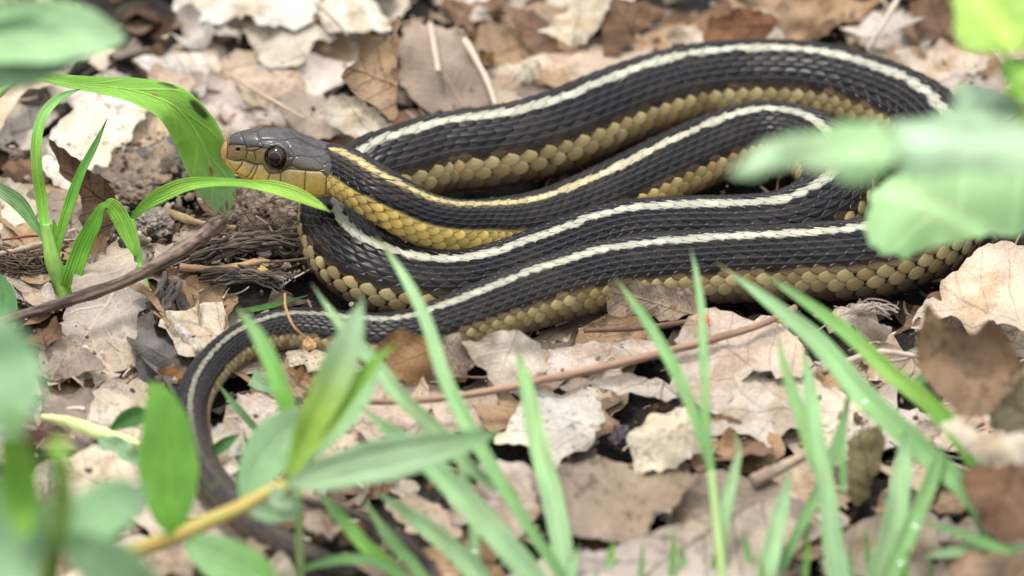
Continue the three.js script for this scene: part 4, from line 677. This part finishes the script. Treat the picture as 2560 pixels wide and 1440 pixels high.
// plants close to the lens
{
  const g = thing('seedling', 'blurred leafy seedling in the lower left corner close to the lens', 'plant', at(60, 1780, 0));
  stick(g, 'stem', '60,1780,0,60 90,1600,39,58 120,1460,81,54 150,1300,120,50 160,1200,140,46 150,1120,151,40', [0.20, 0.42, 0.07], [0.34, 0.50, 0.10], { rough: 0.03 });
  const H = { mat: herbMat, n: 40, m: 10 };
  ribbon(g, 'leaf', '20,1090,143,60 30,1000,148,150 20,900,153,150 0,820,159,80 -15,770,161,8', 'sage', { ...H, fold: 0.2 });
  ribbon(g, 'leaf', '60,1340,120,40 55,1260,125,90 45,1160,135,100 30,1080,143,70 20,1020,148,6', 'bright', { ...H, fold: 0.35 });
  ribbon(g, 'leaf', '150,1320,117,26 160,1250,127,46 156,1180,138,54 140,1110,146,40 130,1070,148,6', 'vivid', { ...H, fold: 0.4 });
  ribbon(g, 'leaf', '140,1350,109,30 200,1315,107,110 270,1270,104,140 330,1240,101,90 372,1225,99,6', 'mint', { ...H, fold: 0.15, tip: 'sage' });
  ribbon(g, 'leaf', '130,1370,109,30 60,1350,112,150 -20,1330,114,170 -120,1330,117,100', 'sage', { ...H, fold: 0.1 });
  ribbon(g, 'leaf', '150,1350,112,20 200,1370,109,80 260,1410,104,110 320,1470,96,80 360,1520,91,6', 'grass', { ...H, fold: 0.3 });
  ribbon(g, 'leaf', '110,1380,109,30 60,1400,112,110 20,1440,114,150 -20,1510,114,100', 'sage', { ...H, fold: 0.1 });
  ribbon(g, 'leaf', '170,1340,110,30 230,1390,108,120 290,1430,104,150 350,1490,98,120 400,1560,92,10', 'sage', { ...H, fold: 0.2, tip: 'grass' });
  ribbon(g, 'leaf', '150,1300,112,30 90,1290,114,110 20,1280,116,150 -80,1270,116,120', 'sage', { ...H, fold: 0.15, tip: 'mint' });
  const f = thing('dried_flower_head', 'blurred brown dried flower head above the lower left seedling', 'flower head', at(115, 1095, 146 * mm));
  const parts = []; R = mulberry(31);
  for (let k = 0; k < 46; k++) { const L = rr(0.002, 0.0062), b = new THREE.ConeGeometry(rr(0.0004, 0.0009), L, 6); b.translate(0, L / 2, 0); b.applyMatrix4(new THREE.Matrix4().makeRotationFromEuler(new THREE.Euler(rr(-1.5, 1.5), rr(0, 6), rr(-1.5, 1.5)))); b.translate(rr(-0.0045, 0.0045), rr(-0.001, 0.001), 0); const c = new Float32Array(b.attributes.position.count * 3), t = [0.12, 0.085, 0.058].map((q) => q * rr(0.6, 1.4)); for (let i = 0; i < c.length; i += 3) c.set(t, i); b.setAttribute('color', new THREE.BufferAttribute(c, 3)); parts.push(b); }
  mesh('bracts', mergeGeometries(parts), barkMat, f);
  stick(f, 'stem', '118,1100,145,10 140,1130,140,11 158,1180,134,12', [0.16, 0.12, 0.06], [0.22, 0.16, 0.08], { rough: 0.08, n: 12 });
}
{
  const g = thing('weed', 'grey green leaf of a plant cut by the left edge above the twig', 'plant', at(-80, 1000, 0));
  ribbon(g, 'leaf', '-60,980,3,30 -30,900,7,70 0,800,10,84 5,730,11,60 -5,680,12,6', 'dark', { mat: herbMat, fold: 0.1, tip: 'deep' });
}
{
  const g = thing('shrub_shoot', 'blurred pale green leaves reaching in at the upper left corner', 'plant', at(-420, 900, 0));
  stick(g, 'stem', '-420,900,0,40 -380,640,60,36 -300,400,110,34 -200,240,140,30 -110,130,155,24', [0.28, 0.46, 0.12], [0.36, 0.52, 0.16], { rough: 0.03 });
  ribbon(g, 'leaf', '-120,110,155,30 -40,95,158,150 60,90,160,176 160,88,160,170 240,90,160,120 290,92,159,60 318,95,158,6', 'mint', { mat: herbMat, fold: 0.28, tip: 'pale', face: V(0, 0.85, 0.5) });
  ribbon(g, 'leaf', '-140,175,150,40 -40,170,152,110 60,152,154,130 150,140,155,90 218,150,154,6', 'sage', { mat: herbMat, fold: 0.2 });
  ribbon(g, 'leaf', '-110,60,160,20 -30,30,164,50 60,20,166,40 150,12,168,6', 'mint', { mat: herbMat, fold: 0.2 });
}
function lobedLeaf(root, s, h, a, b, tone, o = {}) {
  const { C, q, loc } = planeOf(nums(s), h * mm, a, b);
  const geo = leafGeo(loc, { tone: GREEN[tone], tone2: o.tone2 && GREEN[o.tone2], dir: o.dir, seed: o.seed ?? 5, jag: o.jag ?? 0.0006, cup: o.cup ?? -0.002, wave: o.wave ?? 0.0012, curl: 0.001, fold: o.fold ?? 0.1, midrib: o.midrib ?? 90, spread: 0.2, scale: o.scale });
  const m = mesh('leaf', geo, herbMat, root); m.position.copy(C).sub(root.position); m.quaternion.copy(q); return m;
}
{
  const g = thing('broad_leaved_plant', 'blurred bright green lobed leaves hanging in from the right edge', 'plant', at(2760, 1150, 0));
  stick(g, 'stem', '2760,1150,0,40 2740,900,44,38 2700,640,84,36 2640,430,116,32 2560,300,134,28 2540,220,142,24 2505,120,150,18', [0.36, 0.56, 0.06], [0.44, 0.60, 0.10], { rough: 0.03 });
  stick(g, 'stalk', '2560,300,134,18 2620,340,130,16 2660,400,124,16', [0.36, 0.56, 0.06], [0.44, 0.60, 0.10], { rough: 0.03, n: 14 });
  lobedLeaf(g, '1832,414 1850,395 1900,358 1960,325 2050,300 2150,292 2215,300 2240,345 2228,400 2190,440 2150,452 2112,447 2085,425 2045,406 2009,396 1973,394 1940,410 1908,425 1860,432', 176, 0.05, -0.5, 'pale', { midrib: 90, seed: 7, scale: 0.04, tone2: 'mint' });
  lobedLeaf(g, '2225,300 2290,285 2370,262 2450,262 2560,290 2680,300 2680,420 2560,440 2440,420 2340,440 2260,430 2235,370', 172, 0.05, -0.5, 'pale', { midrib: 86, seed: 8, scale: 0.05 });
  lobedLeaf(g, '2180,470 2230,430 2300,400 2390,380 2500,375 2680,380 2680,520 2580,556 2520,580 2450,588 2400,604 2340,618 2290,618 2262,640 2235,632 2205,640 2172,612 2164,560 2168,510', 100, 0.08, -0.55, 'grass', { midrib: 60, seed: 9, scale: 0.05, wave: 0.0018, tone2: 'mint', dir: [1, 0.7] });
  lobedLeaf(g, '2380,225 2440,205 2520,225 2560,262 2500,290 2420,280', 140, 0.05, -0.4, 'pale', { seed: 12, scale: 0.03 });
  lobedLeaf(g, '2388,-40 2680,-60 2680,90 2560,105 2500,122 2450,130 2405,118 2385,60', 160, 0.1, -0.5, 'lime', { midrib: 30, seed: 10, scale: 0.05 });
  lobedLeaf(g, '2500,140 2580,120 2690,150 2690,260 2600,250 2530,215', 150, 0.1, -0.5, 'bright', { midrib: 60, seed: 11, scale: 0.04 });
}
// grass in front of the snake
{
  const g = thing('grass_tuft', 'pale green grass tuft in the foreground below the middle of the snake', 'grass', at(1420, 1600, 0));
  const B = (s, t, o) => ribbon(g, 'blade', s, t, o);
  B('1440,1560,6,24.6 1400,1440,16,27.9 1310,1300,27,29.5 1240,1185,35,34.4 1165,1055,43,39.4 1110,940,50,36.1 1065,800,57,31.2 1010,690,61,23.0 940,588,64,1.6', 'grass', { tip: 'pale', fold: 0.3 });
  B('1420,1560,4,41.0 1410,1400,14,50.8 1380,1240,24,52.5 1345,1110,32,47.6 1320,980,39,37.7 1290,860,45,1.6', 'pale', { tip: 'grass', fold: 0.25 });
  B('1290,1240,22,21.3 1200,1190,29,29.5 1100,1085,37,37.7 1000,990,45,39.4 930,900,51,36.1 850,810,56,24.6 778,708,60,1.6', 'pale', { fold: 0.3 });
  B('1440,1580,10,49.2 1330,1440,22,62.3 1200,1290,33,62.3 1090,1175,41,54.1 990,1090,47,37.7 895,1010,52,1.6', 'pale', { tip: 'mint', fold: 0.25 });
  B('1260,1560,8,49.2 1180,1420,18,52.5 1080,1330,25,44.3 1000,1270,30,29.5 935,1226,33,1.6', 'pale', { fold: 0.3 });
  B('1120,1540,6,24.6 1040,1420,16,29.5 970,1340,23,27.9 905,1240,29,1.6', 'grass', { fold: 0.3 });
  B('1080,1540,6,24.6 1000,1440,14,32.8 910,1360,21,34.4 840,1280,26,27.9 788,1222,29,1.6', 'bright', { tip: 'grass', fold: 0.35 });
  B('1190,1460,6,26.2 1188,1380,12,24.6 1180,1270,20,24.6 1160,1190,25,21.3 1140,1130,28,2.5', 'pale', { fold: 0.3 });
  B('1060,1480,12,11.5 960,1412,18,23.0 880,1396,20,24.6 790,1412,18,18.0 730,1438,15,2.5', 'grass', { fold: 0.3 });
  B('1400,1500,8,32.8 1430,1420,14,27.9 1450,1360,18,2.5', 'pale', { fold: 0.3 });
}
{
  const g = thing('grass_tuft', 'thin green grass shoot in the foreground right of the middle', 'grass', at(1820, 1540, 0));
  const B = (s, t, o) => ribbon(g, 'blade', s, t, o);
  stick(g, 'stem', '1822,1540,0,22 1806,1440,10,24 1790,1290,22,22 1778,1180,31,22', [0.30, 0.46, 0.16], [0.40, 0.52, 0.22], { rough: 0.02 });
  B('1780,1190,30,18.0 1766,1060,40,23.0 1760,900,50,23.0 1752,760,58,19.7 1740,680,62,13.1 1727,618,65,1.6', 'grass', { tip: 'pale', fold: 0.35 });
  B('1782,1200,29,11.5 1745,1060,38,29.5 1690,930,47,31.2 1640,840,52,26.2 1590,765,56,19.7 1535,690,60,1.6', 'grass', { fold: 0.3 });
  B('1806,1430,11,9.8 1815,1270,23,31.2 1838,1170,30,23.0 1848,1120,33,9.8 1836,1080,35,1.6', 'pale', { fold: 0.3 });
}
{
  const g = thing('grass_tuft', 'dense grass tuft with many blades at the lower right', 'grass', at(2090, 1600, 0));
  const B = (s, t, o) => ribbon(g, 'blade', s, t, o);
  B('2120,1560,4,49.2 2088,1400,16,54.1 2070,1250,28,45.9 2052,1140,36,36.1 2030,1010,44,36.1 2018,930,49,21.3 2010,860,53,1.6', 'pale', { tip: 'mint', fold: 0.3 });
  B('2060,1220,30,16.4 2035,1150,35,29.5 1995,1020,43,31.2 1965,930,49,24.6 1942,830,54,1.6', 'grass', { fold: 0.3 });
  B('1930,1480,6,18.0 1985,1350,16,24.6 2050,1220,26,27.9 2095,1100,34,29.5 2118,1010,40,14.8 2126,960,43,1.6', 'grass', { tip: 'pale', fold: 0.3 });
  B('1900,1560,2,45.9 1918,1430,12,49.2 1948,1290,22,39.4 1966,1220,27,23.0 1976,1165,31,1.6', 'pale', { fold: 0.3 });
  B('2110,1230,26,14.8 2106,1120,33,21.3 2110,1040,38,13.1 2112,1000,40,1.6', 'grass', { fold: 0.3 });
}
{
  const g = thing('grass_tuft', 'broad bladed grass tuft at the right with drops of dew', 'grass', at(2200, 1640, 0));
  const B = (s, t, o) => ribbon(g, 'blade', s, t, o);
  B('2480,1400,12,32.8 2440,1260,30,49.2 2290,1110,38,59.0 2160,990,46,59.0 2040,850,54,49.2 1920,752,60,29.5 1792,656,65,1.6', 'grass', { tip: 'pale', fold: 0.25 });
  B('2520,1330,16,32.8 2440,1160,32,42.6 2345,1030,40,45.9 2230,935,46,42.6 2110,825,53,36.1 2000,745,58,23.0 1898,678,62,1.6', 'bright', { tip: 'grass', fold: 0.3 });
  B('2150,1560,4,52.5 2200,1420,16,59.0 2240,1280,28,54.1 2256,1170,36,45.9 2262,1110,40,24.6 2262,1075,43,3.3', 'pale', { fold: 0.3 });
  B('2180,1560,6,41.0 2235,1420,18,45.9 2290,1290,28,42.6 2335,1180,36,36.1 2362,1110,41,2.5', 'grass', { fold: 0.35 });
  B('2640,1440,14,27.9 2540,1390,20,26.2 2420,1340,24,23.0 2350,1318,26,14.8 2300,1302,27,1.6', 'grass', { fold: 0.3 });
  B('2560,1370,18,21.3 2470,1372,20,27.9 2380,1380,20,26.2 2290,1398,18,2.5', 'pale', { fold: 0.3 });
  B('2560,1300,24,16.4 2480,1190,32,19.7 2420,1120,36,11.5 2390,1080,38,1.6', 'grass', { fold: 0.3 });
  B('2330,1010,36,24.6 2300,960,41,37.7 2320,920,44,1.6', 'mint', { fold: 0.3 });
}
{
  const g = thing('grass_tuft', 'short fine grass blades sprouting along the bottom edge right of the middle', 'grass', at(1700, 1560, 0)); R = mulberry(808);
  for (let k = 0; k < 17; k++) {
    const x = 1480 + k * 62 + rr(-30, 30), y = rr(1290, 1430), dx = rr(-70, 60), len = rr(110, 230), w = rr(14, 28), h = len * 0.09;
    const P = [0, 0.35, 0.7, 1].map((t) => Math.round(x - dx * (1 - t) ** 1.5) + ',' + Math.round(y + len * (1 - t)) + ',' + (3 + h * t).toFixed(1) + ',' + (t < 1 ? (w * (1 - 0.5 * t * t)).toFixed(1) : 2)).join(' ');
    ribbon(g, 'blade', P, k % 3 ? 'pale' : 'grass', { tip: k % 2 ? 'bright' : 'grass', fold: rr(0.2, 0.45), roll: rr(-0.5, 0.5), n: 24, m: 6 });
  }
}
// bits of green on the ground
{
  const g = thing('wilted_weed', 'wilted yellow green stem with crumpled leaves lying left of the tail', 'weed', at(200, 1060, 0));
  stick(g, 'stem', '105,1042,9,16 160,1052,10,26 210,1068,11,32 260,1086,12,34 310,1100,13,30 350,1112,13,16', [0.44, 0.54, 0.20], [0.56, 0.60, 0.30], { rough: 0.12, freq: 22 });
  ribbon(g, 'leaf', '275,1075,14,10 310,1052,17,40 345,1040,19,50 380,1042,20,20', 'deep', { mat: herbMat, fold: 0.4 });
  ribbon(g, 'leaf', '250,1095,13,16 285,1120,13,60 325,1150,12,70 360,1172,11,30', 'sage', { mat: herbMat, fold: 0.3, ripple: 0.2 });
  const h = thing('green_leaf', 'narrow green leaf lying between the tail and the lower left plant', 'leaf', at(555, 1120, 0));
  ribbon(h, 'blade', '508,1160,8,4 535,1130,9,26 565,1108,11,30 600,1085,12,4', 'deep', { mat: herbMat, fold: 0.5 });
  const k = thing('green_leaf', 'small pale green leaf scrap inside the bend of the tail', 'leaf', at(665, 965, 0));
  ribbon(k, 'blade', '630,945,9,40 655,955,10,44 690,968,9,34 712,985,8,6', 'sage', { mat: herbMat, fold: 0.2 });
  const j = thing('grass_sprig', 'thin short grass blade beside the tail bend', 'grass', at(650, 1090, 0));
  ribbon(j, 'blade', '662,1098,5,14 620,1050,12,20 585,1010,17,16 543,958,22,2', 'grass', { fold: 0.3 });
  const e = thing('grass_sprig', 'blurred grass blade rising in front of the tail bend', 'grass', at(738, 1230, 0));
  ribbon(e, 'blade', '742,1230,34,30 735,1120,44,42 715,1010,53,44 680,910,60,42 640,830,65,34 590,766,69,3', 'vivid', { tip: 'grass', fold: 0.35 });
  stick(e, 'stem', '742,1230,34,22 748,1330,20,20 752,1450,3,20', [0.3, 0.46, 0.16], [0.4, 0.52, 0.22], { rough: 0.02, n: 16 });
  const w = thing('grass_sprig', 'dark thin grass blade lying behind the tail at its first bend', 'grass', at(650, 775, 0));
  ribbon(w, 'blade', '585,778,6,6 640,772,7,14 700,758,8,12 770,738,8,2', 'deep', { fold: 0.2 });
}
// twigs, bark, soil
const twig = (label, s, A, B, o) => { const q = nums(s)[0], g = tag(stick({ position: V(0, 0, 0), add(m) { scene.add(m); } }, numbered('twig'), s, A, B, { mat: barkMat, rough: 0.14, knots: 0.3, ...o }), label, 'twig'); return g; };
twig('brown twig lying across the veined leaf at the left with a broken end', '-60,825,14,34 0,803,15,20 120,768,16,23 230,733,17,26 340,690,19,30 420,645,20,31 480,608,21,33 520,578,22,38 556,552,23,36', [0.20, 0.14, 0.112], [0.045, 0.033, 0.029], { n: 110, m: 20, freq: 24, knots: 0.25, contrast: 1.5, rough: 0.2 });
twig('long thin brown twig running below the snake from the middle to the right', '880,1004,13,15 980,1004,14,16 1100,996,14,18 1240,975,15,20 1380,945,16,22 1520,915,16,22 1660,880,17,20 1780,848,18,20 1900,812,18,18 1990,768,19,16', [0.30, 0.195, 0.13], [0.17, 0.10, 0.07], { n: 110, freq: 26 });
twig('dark thin twig in the shade right under the front coil', '1460,826,11,12 1560,822,11,13 1650,815,12,14 1730,803,13,14', [0.17, 0.10, 0.07], [0.09, 0.055, 0.04], {});
twig('dark curved twig crossing the bottom left of the middle', '720,1244,11,20 820,1266,12,20 900,1290,13,22 980,1330,14,26 1060,1400,14,28 1120,1480,14,28', [0.075, 0.06, 0.055], [0.04, 0.03, 0.028], {});
twig('short grey stick pointing left under the grass at right', '1880,1205,12,34 1950,1170,14,30 2010,1140,16,24', [0.40, 0.31, 0.24], [0.24, 0.17, 0.13], {});
twig('thin reddish straw lying at the left behind the grass stem', '5,600,10,5 60,592,11,7 112,588,12,6', [0.20, 0.06, 0.04], [0.12, 0.04, 0.03], { n: 24 });
twig('thin pale straw leaning across the litter above the snake head', '580,190,13,9 640,228,14,9 700,262,14,8 760,296,13,7', [0.42, 0.33, 0.25], [0.28, 0.2, 0.15], {});
twig('pale thin stalk standing at the top right beside the jagged leaf', '2170,125,12,14 2200,75,18,14 2235,15,24,12 2260,-30,28,10', [0.55, 0.48, 0.4], [0.42, 0.35, 0.28], {});
twig('thin stalk leaning over the grey brown leaf behind the snake', '1075,60,16,14 1088,130,15,14 1096,180,14,12', [0.46, 0.37, 0.3], [0.36, 0.28, 0.22], { n: 24 });
twig('pale stalk lying on the grey brown leaf behind the snake', '1150,80,16,16 1185,140,15,15 1220,210,14,14 1238,262,12,10', [0.48, 0.40, 0.32], [0.38, 0.3, 0.24], { n: 30 });
twig('thin dark stalk on the bleached leaf at the top left', '790,10,18,7 830,45,18,7 870,90,16,6', [0.26, 0.2, 0.16], [0.2, 0.15, 0.12], { n: 24 });
twig('tan splinter lying under the fibrous bark near the coil', '450,668,11,16 560,672,11,18 640,655,12,16 675,652,12,5', [0.34, 0.22, 0.12], [0.22, 0.14, 0.08], { n: 40 });
twig('thin dark root joining the bark strips to the coil', '660,655,11,8 720,652,11,7 770,646,11,6', [0.12, 0.08, 0.06], [0.08, 0.05, 0.04], { n: 20 });
twig('yellowish stick behind the broken end of the brown twig', '410,525,9,16 460,545,9,17 510,560,9,17 590,570,9,12', [0.34, 0.25, 0.13], [0.2, 0.14, 0.08], { n: 40 });
twig('thin stick lying at the left edge behind the grass', '-20,640,10,14 60,622,11,16 130,605,11,14 190,600,11,6', [0.34, 0.28, 0.22], [0.2, 0.15, 0.12], { n: 40 });
twig('pale forked straw under the front of the right grass tuft', '2110,905,13,16 2200,880,14,16 2290,890,15,12', [0.46, 0.37, 0.3], [0.3, 0.23, 0.18], { n: 30 });
twig('thin curled straw hanging over the body near the tail bend', '712,735,16,5 716,775,20,6 738,820,20,5 772,850,17,5', [0.40, 0.24, 0.11], [0.28, 0.16, 0.08], { n: 30 });
twig('pale twig hanging beside the tan leaf near the tail bend', '640,540,12,5 668,560,12,6 690,590,11,6 735,612,10,5', [0.36, 0.26, 0.2], [0.24, 0.17, 0.13], { n: 30 });

function fibres(label, s, n, spread, toneA, toneB, seed, w = [0.00012, 0.0004]) {
  R = mulberry(seed); const pts = nums(s).map(([x, y, h]) => at(x, y, h * mm)), gs = [];
  for (let k = 0; k < n; k++) {
    const a = rr(0, 0.35), b = rr(0.6, 1), o = V(rr(-1, 1), rr(-0.6, 0.8), rr(-1, 1)).multiplyScalar(spread), base = new THREE.CatmullRomCurve3(pts);
    const c = []; for (let i = 0; i <= 7; i++) { const t = lerp(a, b, i / 7), e = 1 + 0.7 * (Math.abs(t - 0.5) * 2) ** 2; c.push(base.getPoint(t).addScaledVector(o, e).add(V(rr(-1, 1), rr(-0.7, 0.7), rr(-1, 1)).multiplyScalar(spread * 0.42))); }
    const g = new THREE.TubeGeometry(new THREE.CatmullRomCurve3(c), 16, rr(...w), 5), t = mix3(toneA, toneB, R()), col = new Float32Array(g.attributes.position.count * 3); for (let i = 0; i < col.length; i += 3) col.set(t, i); g.setAttribute('color', new THREE.BufferAttribute(col, 3)); gs.push(g);
  }
  const m = mesh('bark_strip', mergeGeometries(gs), barkMat); tag(m, label, 'bark');
}
fibres('grey fibrous strip of bark left of the coil under the head', '440,668,8 520,630,9 610,605,10 690,600,10 745,608,9', 55, 0.0028, [0.15, 0.12, 0.095], [0.035, 0.027, 0.022], 61, [0.00015, 0.0006]);
fibres('dark frayed strip of bark above the first tail bend', '515,700,9 580,690,10 640,690,11 690,702,10 730,728,9', 45, 0.0019, [0.13, 0.105, 0.085], [0.03, 0.024, 0.02], 62, [0.00012, 0.0005]);
fibres('matted dark root fibres at the left edge below the grass', '-30,640,7 30,660,8 90,665,8 140,640,8', 60, 0.0035, [0.14, 0.10, 0.07], [0.05, 0.036, 0.028], 63);
fibres('tangle of dry fibres under the snake chin', '585,560,6 640,545,8 690,555,8 735,580,7', 42, 0.0085, [0.24, 0.18, 0.13], [0.06, 0.045, 0.035], 64, [0.00008, 0.00022]);
fibres('loose pale fibres right of the folded pale leaf at the lowest coil', '2090,800,14 2140,775,17 2180,770,18 2230,785,17', 26, 0.002, [0.45, 0.38, 0.32], [0.3, 0.24, 0.2], 65, [0.00008, 0.0002]);
fibres('dark grey shred of rotten bark under the brown twig', '430,700,9 415,740,9 395,775,8 385,800,7', 36, 0.0018, [0.12, 0.10, 0.09], [0.06, 0.05, 0.045], 66, [0.0003, 0.0009]);

function clod(label, x, y, h, w, tone, seed, sq = 0.7, name = 'soil_clod', cat = 'soil') {
  const g = new THREE.IcosahedronGeometry(1, 26), p = g.attributes.position, C = at(x, y, h * mm), r = w * pxm(C) / 2, col = new Float32Array(p.count * 3);
  for (let i = 0; i < p.count; i++) { const v = V(p.getX(i), p.getY(i), p.getZ(i)), f = fbm(v.x * 1.7 + seed, v.y * 1.7, v.z * 1.7, 3), q = fbm(v.x * 7 + seed, v.y * 7, v.z * 7, 4), k = 1 + 0.55 * f + 0.22 * q; p.setXYZ(i, v.x * k * r, v.y * k * r * sq, v.z * k * r); const m = 0.85 + 0.9 * q + 0.5 * noise(v.x * 26, v.y * 26, v.z * 26); col.set(tone.map((t) => Math.max(0.01, t * m)), i * 3); }
  g.setAttribute('color', new THREE.BufferAttribute(col, 3)); g.computeVertexNormals();
  const m = mesh(name, g, barkMat); m.position.copy(C); tag(m, label, cat);
}
clod('grey crumbly lump of soil between the grass shoot and the twig end', 385, 560, 6, 100, [0.20, 0.17, 0.15], 3);
clod('brown lump of soil and moss left of the snake snout', 345, 480, 4, 130, [0.15, 0.115, 0.085], 5, 0.55);
clod('dark crumb of soil left of the snout under the arching leaf', 425, 412, 6, 60, [0.11, 0.09, 0.07], 8);
clod('mossy heap of crumbs under the snake chin', 655, 530, 2, 150, [0.20, 0.16, 0.125], 12, 0.4);
clod('low soil lump beside the neck under the head', 600, 590, 1, 120, [0.14, 0.11, 0.08], 15, 0.4);
clod('small round dark crumb in the pale leaf at left', 40, 385, 9, 34, [0.16, 0.12, 0.10], 17);
clod('grey crumb of soil at the base of the grass tuft', 250, 660, 5, 70, [0.15, 0.125, 0.1], 19, 0.5);
clod('small orange crumb near the bark strips', 655, 675, 12, 26, [0.42, 0.27, 0.11], 21, 0.6, 'litter_crumb', 'crumb');
clod('orange brown crumb in the gap below the orange leaf', 1152, 940, 8, 34, [0.40, 0.24, 0.09], 23, 0.7, 'litter_crumb', 'crumb');
clod('small orange crumb of leaf stuck on the body near the tail bend', 772, 862, 15, 32, [0.44, 0.28, 0.13], 25, 0.7, 'litter_crumb', 'crumb');
clod('shiny dark pebble in the gap between the two cupped pale leaves', 1556, 1096, 3, 60, [0.09, 0.08, 0.09], 27, 1.1, 'pebble', 'pebble');
clod('small white grain in the litter behind the grey brown leaf', 1065, 125, 12, 15, [0.8, 0.8, 0.8], 29, 0.8, 'litter_crumb', 'crumb');
// tiny red mite on the dark twig
{
  const C = at(1757, 800, 21 * mm), g = thing('mite', 'tiny bright red mite on the dark twig under the front coil', 'mite', C);
  const mat = new THREE.MeshPhysicalMaterial({ color: rgb(0.62, 0.02, 0.012), roughness: 0.6 });
  const b = new THREE.SphereGeometry(0.0011, 24, 16); { const p = b.attributes.position; for (let i = 0; i < p.count; i++) { const x = p.getX(i) / 0.0011; p.setXYZ(i, p.getX(i) * 1.7, p.getY(i) * 0.7, p.getZ(i) * (1 - 0.22 * Math.exp(-((x / 0.3) ** 2)))); } b.computeVertexNormals(); }
  mesh('body', b, mat, g);
  for (let k = 0; k < 8; k++) { const s = k < 4 ? 1 : -1, i = k % 4, c = new THREE.CatmullRomCurve3([V(-0.0009 + i * 0.0006, 0, s * 0.0006), V(-0.0012 + i * 0.0008, 0.0005, s * 0.0013), V(-0.0015 + i * 0.001, -0.0007, s * 0.002)]); mesh('leg', new THREE.TubeGeometry(c, 10, 0.00009, 5), mat, g); }
}
// dew
{
  const water = new THREE.MeshPhysicalMaterial({ color: 0xffffff, transmission: 1, thickness: 0.002, ior: 1.33, roughness: 0.01 });
  const drop = (label, x, y, h, d) => { const g = new THREE.SphereGeometry(d * mm / 2, 24, 16); g.scale(1, 0.8, 1); const m = mesh('dew_drop', g, water); m.position.copy(at(x, y, h * mm)); tag(m, label, 'dew drop'); };
  drop('dew drop in the middle of the long broad grass blade at right', 2160, 998, 47.5, 1.9);
  drop('dew drop on the steep blade low in the right grass tuft', 2285, 1308, 29, 1.9);
  drop('lowest dew drop on the right grass tuft near the bottom edge', 2250, 1400, 21, 2.0);
  drop('dew drop on the thin blade at the bottom left of the middle', 1188, 1372, 14.5, 1.8);
}



// each loose leaf piece is told apart by its tone, its shape and what it lies beside
{
  const MARKS = [['snake head', 700, 390], ['arching green leaf', 330, 215], ['upright tan leaf', 940, 180], ['large whitish mottled leaf', 230, 350], ['broad bleached leaf', 620, 10], ['dark brown curled leaf', 200, 470], ['grass tuft at left', 140, 640], ['veined grey leaf', 260, 780], ['fallen brown twig', 420, 660], ['bend of the tail', 480, 960], ['rolled pale leaf', 460, 830],
    ['grey brown sloping leaf', 1110, 160], ['rust brown leaf', 1860, 70], ['cream leaf at the top', 1450, 40], ['jagged pale leaf', 2200, 70], ['broad pinkish leaf behind the snake', 1400, 180], ['highest bend of the snake', 1900, 110], ['left shoulder of the rear coil', 1000, 310], ['lowest coil tip', 2380, 720], ['red mite', 1757, 800], ['long thin twig', 1500, 920], ['rounded pale leaf', 1390, 1060], ['cupped whitish leaf', 1660, 1090], ['large brown grey leaf', 1530, 1260], ['folded pale leaf', 1270, 890], ['orange brown leaf', 1020, 890], ['broad grass blade', 2160, 1000], ['olive brown leaf', 2160, 1160], ['mottled grey leaf', 1850, 1320], ['curled brown leaf at right', 2400, 920], ['dense grass tuft', 2050, 1250], ['green stem', 520, 1305], ['upright green leaf', 430, 1150], ['wilted stem', 220, 1070], ['tail end', 760, 1370], ['long pale green leaf', 1000, 1140], ['bottom edge twig', 1000, 1340], ['lower left seedling', 130, 1300]];
  const TONES = { cream: 'cream', pale: 'pale', beige: 'beige', pink: 'pinkish', tan: 'tan', brown: 'brown', grey: 'grey', ash: 'brownish grey', smoke: 'dark grey' }, KIND = { oak: 'lobed leaf', ovate: 'oval leaf', scrap: 'torn leaf scrap' };
  const DIR = ['right of', 'below and right of', 'below', 'below and left of', 'left of', 'above and left of', 'above', 'above and right of'], used = new Set();
  for (const [m, zn, tone, kind] of LOOSE) {
    const e = m.position.clone().project(camera), x = (e.x + 1) * 1280, y = (1 - e.y) * 720; if (x < -60 || x > 2620 || y < -60 || y > 1500) continue;
    const near = MARKS.map(([n, a, b]) => [Math.hypot(a - x, b - y), n, a, b]).sort((p, q) => p[0] - q[0]).slice(0, 5);
    for (const [, n, a, b] of near) { const d = DIR[Math.round(Math.atan2(y - b, x - a) / (Math.PI / 4) + 8) % 8], l = 'small ' + TONES[tone] + ' ' + KIND[kind] + ' ' + d + ' the ' + n; if (used.has(l)) continue; used.add(l); m.userData.label = l; break; }
  }
}

renderer.render(scene, camera);
